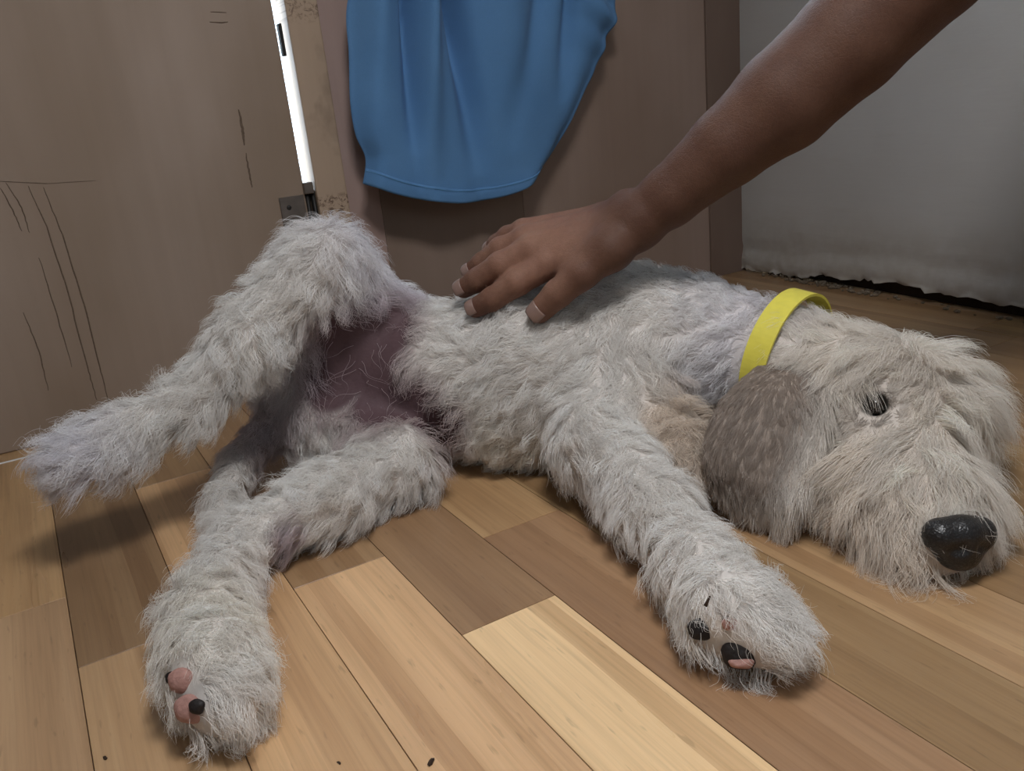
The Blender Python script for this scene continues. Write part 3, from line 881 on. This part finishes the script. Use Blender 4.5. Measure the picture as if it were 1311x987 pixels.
NOSE = (0.5202, 0.3102, 0.0331, 0.0228)
PADS = [((0.3080, 0.3468, 0.0331), 0.0085), ((0.3187, 0.3239, 0.0227), 0.0115), ((0.3168, 0.3302, 0.0422), 0.005), ((0.0187, 0.4883, 0.0463), 0.0095), ((0.0183, 0.4744, 0.0348), 0.0105)]
dog, dog_V, dog_F = build_dog()


def ellipsoid(name, c, rx, ry, rz, mat, par, rot=None, dent=0.0, seg=(24, 16)):
    bm = bmesh.new()
    bmesh.ops.create_uvsphere(bm, u_segments=seg[0], v_segments=seg[1], radius=1)
    for v in bm.verts:
        if dent: v.co *= 1+dent*math.sin(3*v.co.x+2)*math.cos(4*v.co.y+1)
    mt = Matrix.Translation(c) @ (rot or Matrix.Identity(4)) @ Matrix.Diagonal((rx, ry, rz, 1))
    bmesh.ops.transform(bm, verts=bm.verts, matrix=mt)
    return bm_obj(name, bm, mat, par, True)


def facing(c, tilt=(0, 0, 0)):
    """rotation whose z axis points from c to above the near floor (where the pad looks)"""
    z = (Vector(tilt)).normalized()
    x = Vector((0, 0, 1)).cross(z).normalized()
    y = z.cross(x)
    return Matrix((x, y, z)).transposed().to_4x4()


def build_dog_details():
    ey = ellipsoid('eye', EYE[:3], EYE[3], EYE[3], EYE[3], M['eye'], dog)
    ey['label'] = 'dark brown glossy eye half hidden under hair'
    # nose leather with two nostrils
    nd = Vector((-0.28, -0.9, 0.10)).normalized()
    fl = Field()
    c = Vector(NOSE[:3]); r = NOSE[3]
    sx = nd.cross(Vector((0.16, 0, 1))).normalized(); up = sx.cross(nd)
    def pt(a, b, d, rr): q = c + sx*a*r + up*b*r + nd*d*r; return (q.x, q.y, q.z, rr*r)
    fl.cone(pt(-0.68, 0.2, -0.1, 0.55), pt(0.68, 0.2, -0.1, 0.55), 0.008)
    fl.cone(pt(-0.25, -0.35, -0.05, 0.5), pt(0.25, -0.35, -0.05, 0.5), 0.008)
    fl.cone(pt(0, 0.3, 0.1, 0.5), pt(0, -0.5, 0.1, 0.35), 0.008)
    fl.cut(pt(-0.62, -0.12, 0.55, 0.17), pt(-0.35, -0.05, 0.6, 0.2), 0.003)
    fl.cut(pt(0.62, -0.12, 0.55, 0.17), pt(0.35, -0.05, 0.6, 0.2), 0.003)
    fl.cut(pt(0, -0.2, 0.72, 0.05), pt(0, -0.9, 0.5, 0.05), 0.003)
    V, F = fl.mesh(0.0011)
    o = mesh_obj('nose', relax(V, F, 2), F, M['nose'], dog)
    o['label'] = 'black leathery nose with two nostrils'
    # pads of the two paws towards the viewer
    tv = (-0.6, -0.7, 0.38)
    for (p, r), mat, lb in zip(PADS, ('pad_black', 'pad_black', 'pad_pink', 'pad_pink', 'pad_pink'),
                               ('black toe pad on the front paw', 'black pad with pink rim on the front paw', 'small pink pad on the front paw', 'pink pad with dark edge on the hind paw', 'pink and black toe pad on the hind paw')):
        o = ellipsoid('paw_pad', p, r, r*0.85, r*0.5, M[mat], dog, facing(p, tv), 0.08)
        o['label'] = lb
    for p, r in (((0.0219, 0.4663, 0.0401), 0.0052), ((0.0139, 0.4941, 0.0473), 0.0045)):
        ellipsoid('paw_pad', p, r, r*0.9, r*0.6, M['pad_black'], dog, facing(p, tv), 0.1)['label'] = 'black spot of pad skin on the hind paw'
    ellipsoid('paw_pad', (0.3155, 0.3194, 0.0205), 0.008, 0.0035, 0.0035, M['pad_pink'], dog, facing((0, 0, 0), tv), 0.1)['label'] = 'pink rim of the front paw pad'
    # hanging ear
    rows = [((0.5526, 0.5191, 0.1187), (0.5858, 0.4672, 0.1159)), ((0.4951, 0.5096, 0.1046), (0.5442, 0.4425, 0.1048)), ((0.4679, 0.5076, 0.0801), (0.5233, 0.4339, 0.0806)),
            ((0.4542, 0.4996, 0.0539), (0.5040, 0.4263, 0.0557)), ((0.4580, 0.4827, 0.0293), (0.4809, 0.4193, 0.0381)), ((0.4641, 0.4682, 0.0143), (0.4750, 0.4299, 0.0206))]
    nr, nc = 26, 20
    A = np.array([r[0] for r in rows]); B = np.array([r[1] for r in rows])
    tt = np.linspace(0, len(rows)-1, nr)
    def interp(Q):
        # smooth cubic through the rows
        out = []
        for t in tt:
            i = min(int(t), len(rows)-2); f = t-i
            p0 = Q[max(i-1, 0)]; p1 = Q[i]; p2 = Q[i+1]; p3 = Q[min(i+2, len(rows)-1)]
            out.append(0.5*((2*p1)+(-p0+p2)*f+(2*p0-5*p1+4*p2-p3)*f*f+(-p0+3*p1-3*p2+p3)*f**3))
        return np.array(out)
    A = interp(A); B = interp(B)
    outv = np.array([-0.3, -0.8, 0.5]); outv /= np.linalg.norm(outv)
    G = np.zeros((nr, nc, 3))
    for j in range(nc):
        s = j/(nc-1)
        G[:, j] = A*(1-s)+B*s + outv*(0.016*math.sin(math.pi*min(1, s*1.15+0.02))*np.sin(np.pi*np.linspace(0.12, 0.95, nr))[:, None]) + outv*0.004*math.sin(s*9)*np.linspace(0, 1, nr)[:, None]
    th = 0.0025
    top = (G+outv*th).reshape(-1, 3); bot = (G-outv*th).reshape(-1, 3)
    V = np.concatenate([top, bot]); F = []
    n0 = nr*nc
    for i in range(nr-1):
        for j in range(nc-1):
            a = i*nc+j
            F.append((a, a+nc, a+nc+1, a+1)); F.append((n0+a, n0+a+1, n0+a+nc+1, n0+a+nc))
    ring = [j for j in range(nc)] + [i*nc+nc-1 for i in range(1, nr)] + [(nr-1)*nc+j for j in range(nc-2, -1, -1)] + [i*nc for i in range(nr-2, 0, -1)]
    for a, b in zip(ring, ring[1:]+ring[:1]): F.append((a, b, n0+b, n0+a))
    F = np.array(F)
    V[:, 2] = np.maximum(V[:, 2], 0.002)
    ear = mesh_obj('ear', V, F, M['dog_skin'], dog)
    ear['label'] = 'hanging tan ear with short velvety hair'
    set_tint(ear, np.tile(np.array([[0.36, 0.29, 0.24]]), (len(V), 1)))
    P, n = scatter(V, F, 17000)
    # lower rim of the flap and its front edge carry longer wisps
    low = np.clip((0.045-P[:, 2])/0.035, 0, 1)
    D = np.tile(np.array([[-0.35, -0.15, -1.0]]), (len(P), 1))
    Lr = 0.009+0.012*low
    Cc = np.array(EARC)*(1-low[:, None]) + np.array(CREAM)*low[:, None]*0.95 + 0
    # a paler forward edge, where the long cheek hair lies over it
    kd = KDTree(nr)
    for i in range(nr): kd.insert(B[i], i)
    kd.balance()
    fr = np.array([kd.find(p)[2] for p in P.tolist()])
    e = np.clip((0.030-fr)/0.025, 0, 1)[:, None]
    Cc = Cc*(1-e)+np.array(CREAM)*0.92*e
    Lr = Lr + 0.014*e[:, 0]
    grow('fur', P, n, D, Lr, np.full(len(P), 0.3), Cc, ear, lock=0.05, clump=0.5, wave=0.05, freq=0.7, grav=0.4, rad=0.0002, K=6, jitter=0.12, swirl=0.3)


build_dog_details()


# ------------------------------------------------------------------ collar
def build_collar():
    a = Vector((0.5632, 0.6284, 0.1083)); b = Vector((0.5876, 0.5279, 0.0930))
    ax = (b-a).normalized()
    c = Vector((0.5949, 0.5365, 0.1033))
    u = (Vector((0, 0, 1))-ax*ax.z).normalized(); v = ax.cross(u)
    R1, R2, wd, th = 0.0652, 0.0650, 0.0115, 0.0012
    n = 96
    V = []; F = []
    for i in range(n):
        t = 2*math.pi*i/n
        rd = u*math.cos(t)*R1 + v*math.sin(t)*R2
        o = rd.normalized()
        for sx, sr in ((-1, -1), (1, -1), (1, 1), (-1, 1)):
            q = c + rd + o*th*sr + ax*wd*sx
            V.append((q.x, q.y, max(q.z, 0.002+0.001*(sr+1)+0.0)))
    for i in range(n):
        j = (i+1) % n
        for k in range(4):
            F.append((i*4+k, i*4+(k+1) % 4, j*4+(k+1) % 4, j*4+k))
    bm = bmesh.new()
    vs = [bm.verts.new(q) for q in V]
    for f in F: bm.faces.new([vs[i] for i in f])
    bmesh.ops.recalc_face_normals(bm, faces=bm.faces)
    o = bm_obj('collar', bm, M['yellow'], None, False)
    tag(o, 'plain yellow flat strap collar around the white dog\'s neck', 'collar')


build_collar()


# ------------------------------------------------------------------ hanging blue cloth
def build_cloth():
    root = empty('hanging_cloth', (0.65, RY1-0.05, 0.4))
    tag(root, 'light blue cloth with stitched hem hanging against the wooden wall', 'cloth')
    Y = RY1-0.075
    left = [(0.535, 0.655), (0.49, 0.59), (0.4464, 1.1400, 0.5063), (0.4362, 1.1400, 0.4398), (0.4273, 1.1400, 0.3812), (0.4280, 1.1400, 0.3385), (0.4374, 1.1400, 0.3052), (0.4297, 1.1400, 0.2723)]
    right = [(0.665, 0.655), (0.83, 0.59), (0.8903, 1.1400, 0.4922), (0.8663, 1.1400, 0.4368), (0.8383, 1.1400, 0.3904), (0.7992, 1.1400, 0.3377), (0.7555, 1.1400, 0.2833), (0.7109, 1.1400, 0.2460)]
    hem = [(0.4297, 1.1400, 0.2723), (0.4646, 1.1400, 0.2547), (0.5173, 1.1400, 0.2374), (0.5736, 1.1400, 0.2260), (0.6271, 1.1400, 0.2254), (0.6723, 1.1400, 0.2321), (0.7109, 1.1400, 0.2460)]
    tp = lambda q: (q[0], q[-1])
    def curve(pts, n):
        pts = np.array([tp(p) for p in pts]); m = len(pts)-1
        out = []
        for t in np.linspace(0, m, n):
            i = min(int(t), m-1); f = t-i
            p0 = pts[max(i-1, 0)]; p1 = pts[i]; p2 = pts[i+1]; p3 = pts[min(i+2, m)]
            out.append(0.5*((2*p1)+(-p0+p2)*f+(2*p0-5*p1+4*p2-p3)*f*f+(-p0+3*p1-3*p2+p3)*f**3))
        return np.array(out)
    nv, nu = 110, 120
    Lc = curve(left, nv); Rc = curve(right, nv); H = curve(hem, nu)
    lin = np.array([(Lc[-1]*(1-s)+Rc[-1]*s) for s in np.linspace(0, 1, nu)])
    sag = H-lin
    G = np.zeros((nv, nu, 3))
    for i in range(nv):
        v = i/(nv-1)
        for j in range(nu):
            s = j/(nu-1)
            x = Lc[i, 0]*(1-s)+Rc[i, 0]*s + sag[j, 0]*v**3
            z = Lc[i, 1]*(1-s)+Rc[i, 1]*s + sag[j, 1]*v**3
            G[i, j] = (x, Y, z)
    X = G[..., 0]; Z = G[..., 2]
    def ridge(x0, z0, x1, z1, wd, amp, fall=None):
        t = np.clip((Z-z0)/(z1-z0), -0.6, 1)
        xc = x0+(x1-x0)*t
        ww = wd*(1+0.9*np.clip(t, 0, 1))
        a = 2.4*amp*np.clip(1.15-np.clip(t, 0, 1), 0, 1)
        return a*np.exp(-((X-xc)/ww)**2)
    y = np.zeros_like(X)
    for (p0, p1, wd, amp) in FOLDS:
        y += ridge(p0[0], p0[2], p1[0], p1[2], wd, amp)
    # bunched creases at the right and the sides turning back to the wall
    S = np.linspace(0, 1, nu)[None, :]*np.ones((nv, 1)); Vv = np.linspace(0, 1, nv)[:, None]*np.ones((1, nu))
    y += 0.006*np.sin((X*0.5+Z)*120)*np.exp(-((X-0.88)/0.06)**2)*np.exp(-((Z-0.46)/0.07)**2)
    y += 0.003*np.sin(X*40+Z*25)*Vv
    edge = np.exp(-(S/0.05)**2)+np.exp(-((1-S)/0.07)**2)
    y -= 0.020*edge
    G[..., 1] = np.minimum(Y - y, RY1-0.006)
    V = G.reshape(-1, 3)
    F = [(i*nu+j, (i+1)*nu+j, (i+1)*nu+j+1, i*nu+j+1) for i in range(nv-1) for j in range(nu-1)]
    o = mesh_obj('cloth_sheet', V, F, M['cloth'], root)
    so = o.modifiers.new('thick', 'SOLIDIFY'); so.thickness = 0.0016; so.offset = 0
    # hem: folded double edge and its stitch line
    hv = []; hf = []
    k = 7
    for j in range(nu):
        a = G[-1, j]; b = G[-7, j]
        d = (b-a); d = d/np.linalg.norm(d)
        for i in range(k):
            f = i/(k-1)
            p = a + d*(0.021*f) + np.array([0, -0.0024-0.0010*math.sin(math.pi*f), -0.0008*(1-f)])
            hv.append(p)
    for j in range(nu-1):
        for i in range(k-1): hf.append((j*k+i, (j+1)*k+i, (j+1)*k+i+1, j*k+i+1))
    h = mesh_obj('hem', np.array(hv), hf, M['cloth'], root)
    so = h.modifiers.new('thick', 'SOLIDIFY'); so.thickness = 0.0012; so.offset = 0
    bm = bmesh.new()
    for j in range(0, nu-1):
        p = Vector(hv[j*k+k-2])+Vector((0, -0.0012, 0)); p2 = Vector(hv[(j+1)*k+k-2])+Vector((0, -0.0012, 0))
        e = p+(p2-p)*0.7
        rot = (e-p).to_track_quat('Z', 'Y').to_matrix().to_4x4()
        bmesh.ops.create_cone(bm, cap_ends=True, segments=5, radius1=0.0005, radius2=0.0005, depth=(e-p).length, matrix=Matrix.Translation((p+e)/2) @ rot)
    t = bm_obj('stitching', bm, M['thread'], root); t['kind'] = 'stuff'
    # the hook it hangs from, above the picture
    hk = empty('coat_hook', (0.58, RY1, 0.64)); tag(hk, 'steel coat hook on the wooden wall holding the blue cloth', 'hook')
    box('hook_plate', (0.565, RY1-0.004, 0.615), (0.595, RY1, 0.66), M['steel'], hk, 0.001)
    cu = bpy.data.curves.new('hook_arm', 'CURVE'); cu.dimensions = '3D'; cu.bevel_depth = 0.004
    sp = cu.splines.new('POLY'); pts = [(0.58, RY1-0.003, 0.642), (0.58, RY1-0.03, 0.632), (0.58, RY1-0.055, 0.633), (0.58, RY1-0.065, 0.655)]
    sp.points.add(len(pts)-1)
    for p, c in zip(sp.points, pts): p.co = (*c, 1)
    ho = curve_mesh('hook_arm', cu, M['steel']); parent(ho, hk)


FOLDS = [((0.5586, 1.1400, 0.5610), (0.5251, 1.1400, 0.2653), 0.012, 0.016), ((0.5275, 1.1400, 0.5612), (0.5056, 1.1400, 0.3005), 0.007, -0.016),
         ((0.5917, 1.1400, 0.5607), (0.6072, 1.1400, 0.2604), 0.011, -0.025), ((0.6708, 1.1400, 0.5600), (0.6731, 1.1400, 0.2637), 0.030, 0.013),
         ((0.4884, 1.1400, 0.5616), (0.4516, 1.1400, 0.3067), 0.018, 0.011), ((0.8090, 1.1400, 0.5589), (0.7608, 1.1400, 0.3527), 0.010, -0.012),
         ((0.7604, 1.1400, 0.5593), (0.6479, 1.1400, 0.2840), 0.014, -0.006)]
build_cloth()


# ------------------------------------------------------------------ the arm of the person
def build_person():
    root = empty('person', (0.4773, 0.6224, 0.2379))
    tag(root, 'bare tanned arm reaching down from above, hand resting flat on the dog\'s flank', 'person')
    parts = []
    def cone(A, B, k=0.006): parts.append((1, A, B, k))
    def cut(A, B, k=0.002): parts.append((-1, A, B, k))
    wr = (0.4863, 0.6195, 0.2431, 0.0230); wr2 = (0.4868, 0.6337, 0.2472, 0.0189)
    chain = [wr, (0.5108, 0.5980, 0.2646, 0.0268), (0.5503, 0.5641, 0.3037, 0.0342), (0.5863, 0.5354, 0.3370, 0.0427), (0.6266, 0.5023, 0.3793, 0.0450), (0.6745, 0.4656, 0.4373, 0.0516), (0.7183, 0.4333, 0.4865, 0.0445), (0.7925, 0.4022, 0.5686, 0.0503), (0.8846, 0.3888, 0.6658, 0.0584)]
    for a, b in zip(chain[:-1], chain[1:]): cone(a, b, 0.006)
    fa3 = chain[4]
    # carpus and metacarpals
    kn = {'i': (0.4215, 0.6701, 0.2115, 0.0144), 'm': (0.4165, 0.6906, 0.2239, 0.0139), 'r': (0.4211, 0.7083, 0.2314, 0.0126), 'p': (0.4293, 0.7266, 0.2371, 0.0109)}
    cw = {'i': (0.4678, 0.6225, 0.2301, 0.0158), 'm': (0.4727, 0.6339, 0.2385, 0.0152), 'r': (0.4778, 0.6462, 0.2441, 0.0140), 'p': (0.4840, 0.6590, 0.2468, 0.0119)}
    for f in 'imrp': cone(cw[f], kn[f], 0.012)
    cone(wr, cw['i'], 0.012); cone(wr, cw['m'], 0.012); cone(wr2, cw['p'], 0.012); cone(wr2, cw['r'], 0.012)
    cone((0.4503, 0.6541, 0.2252, 0.0176), (0.4397, 0.6784, 0.2225, 0.0165), 0.012)
    # thumb: leaves the side of the palm near its base
    th0 = (0.4565, 0.6176, 0.2238, 0.0156); th1 = (0.4320, 0.6295, 0.2054, 0.0146); th2 = (0.4151, 0.6481, 0.1872, 0.0134); th3 = (0.4024, 0.6619, 0.1712, 0.0118)
    cone(th0, th1, 0.012); cone(th1, th2, 0.005); cone(th2, th3, 0.004)
    cone(cw['i'], th0, 0.012); cone(th0, (0.4359, 0.6481, 0.2113, 0.0131), 0.012)
    # fingers
    fing = {'i': [kn['i'], (0.3950, 0.6865, 0.1965, 0.0127), (0.3762, 0.7052, 0.1815, 0.0117), (0.3650, 0.7200, 0.1730, 0.0099)],
            'm': [kn['m'], (0.3906, 0.7087, 0.2114, 0.0128), (0.3753, 0.7283, 0.1980, 0.0119), (0.3658, 0.7422, 0.1894, 0.0101)],
            'r': [kn['r'], (0.4043, 0.7285, 0.2232, 0.0116), (0.3909, 0.7459, 0.2096, 0.0106), (0.3832, 0.7569, 0.2018, 0.0091)],
            'p': [kn['p'], (0.4231, 0.7450, 0.2312, 0.0103), (0.4171, 0.7585, 0.2238, 0.0096), (0.4146, 0.7666, 0.2187, 0.0081)]}
    for f, ch in fing.items():
        for a, b in zip(ch[:-1], ch[1:]): cone(a, b, 0.0035)
        # knuckles stand out
        a = ch[0]; cone(tuple(np.array(a)+np.array([0.0, -0.0015, 0.003, -0.0035])), tuple(np.array(a)+np.array([0.0005, -0.0015, 0.003, -0.0035])), 0.006)
        m_ = ch[1]; cone(tuple(np.array(m_)+np.array([0, -0.0006, 0.0012, -0.0012])), tuple(np.array(m_)+np.array([0.0005, -0.0006, 0.0012, -0.0012])), 0.004)
    # tendons and veins on the back of the hand
    def shift(A, dz, r): return (A[0], A[1]-dz*0.5, A[2]+dz, r)
    for f, ex in (('i', 0.0), ('m', 0.0), ('r', 0.0), ('p', 0.0)):
        cone(shift(cw[f], cw[f][3]*0.80, 0.0028), shift(kn[f], kn[f][3]*0.80, 0.0026), 0.006)
    # ulna knob at the wrist
    cone((0.4889, 0.6329, 0.2592, 0.0109), (0.4913, 0.6314, 0.2589, 0.0109), 0.012)
    # local frame along the forearm keeps the grid small
    A = np.array(wr[:3]); B = np.array(fa3[:3])
    x = (B-A)/np.linalg.norm(B-A); z = np.cross(x, [0, 0, 1]); z /= np.linalg.norm(z); yv = np.cross(z, x)
    Rm = np.stack([x, yv, z])
    fl = Field()
    loc = lambda p: tuple(Rm @ (np.array(p[:3])-A)) + (p[3],)
    for sg, a, b, k in parts:
        a_, b_ = loc(a), loc(b)
        fl.pr.append((sg, a_[:3], b_[:3], a_[3], b_[3], k))
    V, F = fl.mesh(0.0019)
    V = relax(V, F, 2, 0.4)
    V = V @ Rm + A
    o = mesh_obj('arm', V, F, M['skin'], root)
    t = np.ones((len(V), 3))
    # redder knuckles and fingertips
    for f, ch in fing.items():
        for q in ch[:3]: t *= 1 - near(V, q, 0.004, 0.014)[:, None]*np.array([0.0, 0.10, 0.12])
        t *= 1 - near(V, ch[3], 0.006, 0.016)[:, None]*np.array([-0.12, 0.0, 0.0])
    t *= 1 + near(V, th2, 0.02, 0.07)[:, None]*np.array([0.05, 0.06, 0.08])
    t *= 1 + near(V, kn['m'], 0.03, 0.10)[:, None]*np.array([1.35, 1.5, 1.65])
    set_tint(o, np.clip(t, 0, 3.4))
    # nails
    nails = [(fing['i'][3], fing['i'][2], (0.3559, 0.7112, 0.1793, 0.0060)), (fing['m'][3], fing['m'][2], (0.3571, 0.7340, 0.1953, 0.0061)), (fing['r'][3], fing['r'][2], (0.3754, 0.7492, 0.2073, 0.0055)),
             (fing['p'][3], fing['p'][2], (0.4079, 0.7603, 0.2236, 0.0048)), (th3, th2, (0.3907, 0.6493, 0.1779, 0.0076))]
    for tip, mid, nl in nails:
        tip = Vector(tip[:3]); mid = Vector(mid[:3]); d = (tip-mid).normalized()
        c = Vector(nl[:3]); n = (c-tip); n = (n-d*n.dot(d)).normalized()
        s = d.cross(n)
        r = nl[3]
        rt = [f for f in (fing['i'][3], fing['m'][3], fing['r'][3], fing['p'][3], th3) if (Vector(f[:3])-tip).length < 1e-6][0][3]
        Vn = []; Fn = []
        na, nb = 9, 9
        for i in range(na):
            for j in range(nb):
                a = (i/(na-1)*2-1); b = (j/(nb-1)*2-1)
                wdt = 0.80*(1-0.25*max(0, a)**4)
                ang = b*wdt
                q = tip + d*(a*r*0.85 + 0.12*rt) + (n*math.cos(ang) + s*math.sin(ang))*(rt*1.0+0.0004-0.0008*max(0, a)**2)
                Vn.append(tuple(q))
        for i in range(na-1):
            for j in range(nb-1): Fn.append((i*nb+j, (i+1)*nb+j, (i+1)*nb+j+1, i*nb+j+1))
        no = mesh_obj('fingernail', Vn, Fn, M['nail'], root)
        so = no.modifiers.new('thick', 'SOLIDIFY'); so.thickness = 0.0008


build_person()


# ------------------------------------------------------------------ the added fill lamp, out of view
def build_fill_lamp():
    root = empty('fill_lamp', (FILL_LAMP[0], FILL_LAMP[1], RZ))
    tag(root, 'unseen fill lamp with round white shade, added above the dog', 'lamp')
    prof = [(0.145, 0.0), (0.15, 0.004), (0.14, 0.05), (0.10, 0.09), (0.04, 0.115), (0.018, 0.12), (0.018, 0.15), (0.012, 0.155)]
    n = 40; V = []; F = []
    for rr, zz in prof:
        for i in range(n):
            a = 2*math.pi*i/n
            V.append((FILL_LAMP[0]+rr*math.cos(a), FILL_LAMP[1]+rr*math.sin(a), FILL_LAMP[2]-0.02+zz))
    for k in range(len(prof)-1):
        for i in range(n):
            j = (i+1) % n
            F.append((k*n+i, k*n+j, (k+1)*n+j, (k+1)*n+i))
    o = mesh_obj('fill_lamp_shade', V, F, M['frame_white'], root)
    so = o.modifiers.new('thick', 'SOLIDIFY'); so.thickness = 0.003
    c = tube('cord', [(FILL_LAMP[0], FILL_LAMP[1], FILL_LAMP[2]+0.13), (FILL_LAMP[0], FILL_LAMP[1], RZ)], 0.003, M['dark_metal']); parent(c, root)


# ------------------------------------------------------------------ small things
def tube(name, pts, r, mat):
    cu = bpy.data.curves.new(name, 'CURVE'); cu.dimensions = '3D'; cu.bevel_depth = r; cu.bevel_resolution = 3
    sp = cu.splines.new('POLY'); sp.points.add(len(pts)-1)
    for p, c in zip(sp.points, pts): p.co = (*c, 1)
    return curve_mesh(name, cu, mat)


build_fill_lamp()
tag(tube('string', [(-0.6, 1.13, 0.002), (-0.3, 1.10, 0.002), (-0.1395, 1.1741, -0.0000), (-0.0891, 1.1642, 0.0000), (-0.0475, 1.1637, 0.0000), (-0.0104, 1.1552, 0.0000), (0.0329, 1.1273, 0.0000)], 0.0014, M['string']),
    'thin white string on the floor running behind the raised hind foot', 'string')


def crumb(p, r, sq, label):
    bm = bmesh.new()
    bmesh.ops.create_icosphere(bm, subdivisions=2, radius=1)
    rr = random.Random(int(p[0]*1e4))
    for v in bm.verts: v.co *= rr.uniform(0.75, 1.15)
    bmesh.ops.transform(bm, verts=bm.verts, matrix=Matrix.Translation((p[0], p[1], r*0.35)) @ Matrix.Rotation(rr.uniform(0, 3), 4, 'Z') @ Matrix.Diagonal((r*sq, r*0.7, r*0.45, 1)))
    tag(bm_obj('crumb', bm, M['crumb'], None, True), label, 'crumb', 'dark crumbs on the floor')


crumb((0.1307, 0.3827, 0.0000), 0.0022, 1.6, 'dark crumb on the pale floor at the bottom centre of the photo')
crumb((-0.0334, 0.5105, 0.0000), 0.0016, 1.5, 'tiny dark crumb on the floor left of the hind paw')
crumb((0.0859, 0.4162, 0.0000), 0.0012, 1.6, 'faint brown crumb right of the hind paw toes')
bm = bmesh.new()
p, q = Vector((0.3046, 0.3380, 0.0563)), Vector((0.3096, 0.3391, 0.0608))
bmesh.ops.create_cone(bm, cap_ends=True, segments=8, radius1=0.0013, radius2=0.0006, depth=(q-p).length, matrix=Matrix.Translation((p+q)/2) @ (q-p).to_track_quat('Z', 'Y').to_matrix().to_4x4())
tag(bm_obj('splinter', bm, M['crumb'], None, True), 'dark wood splinter caught in the white fur of the front paw', 'splinter')
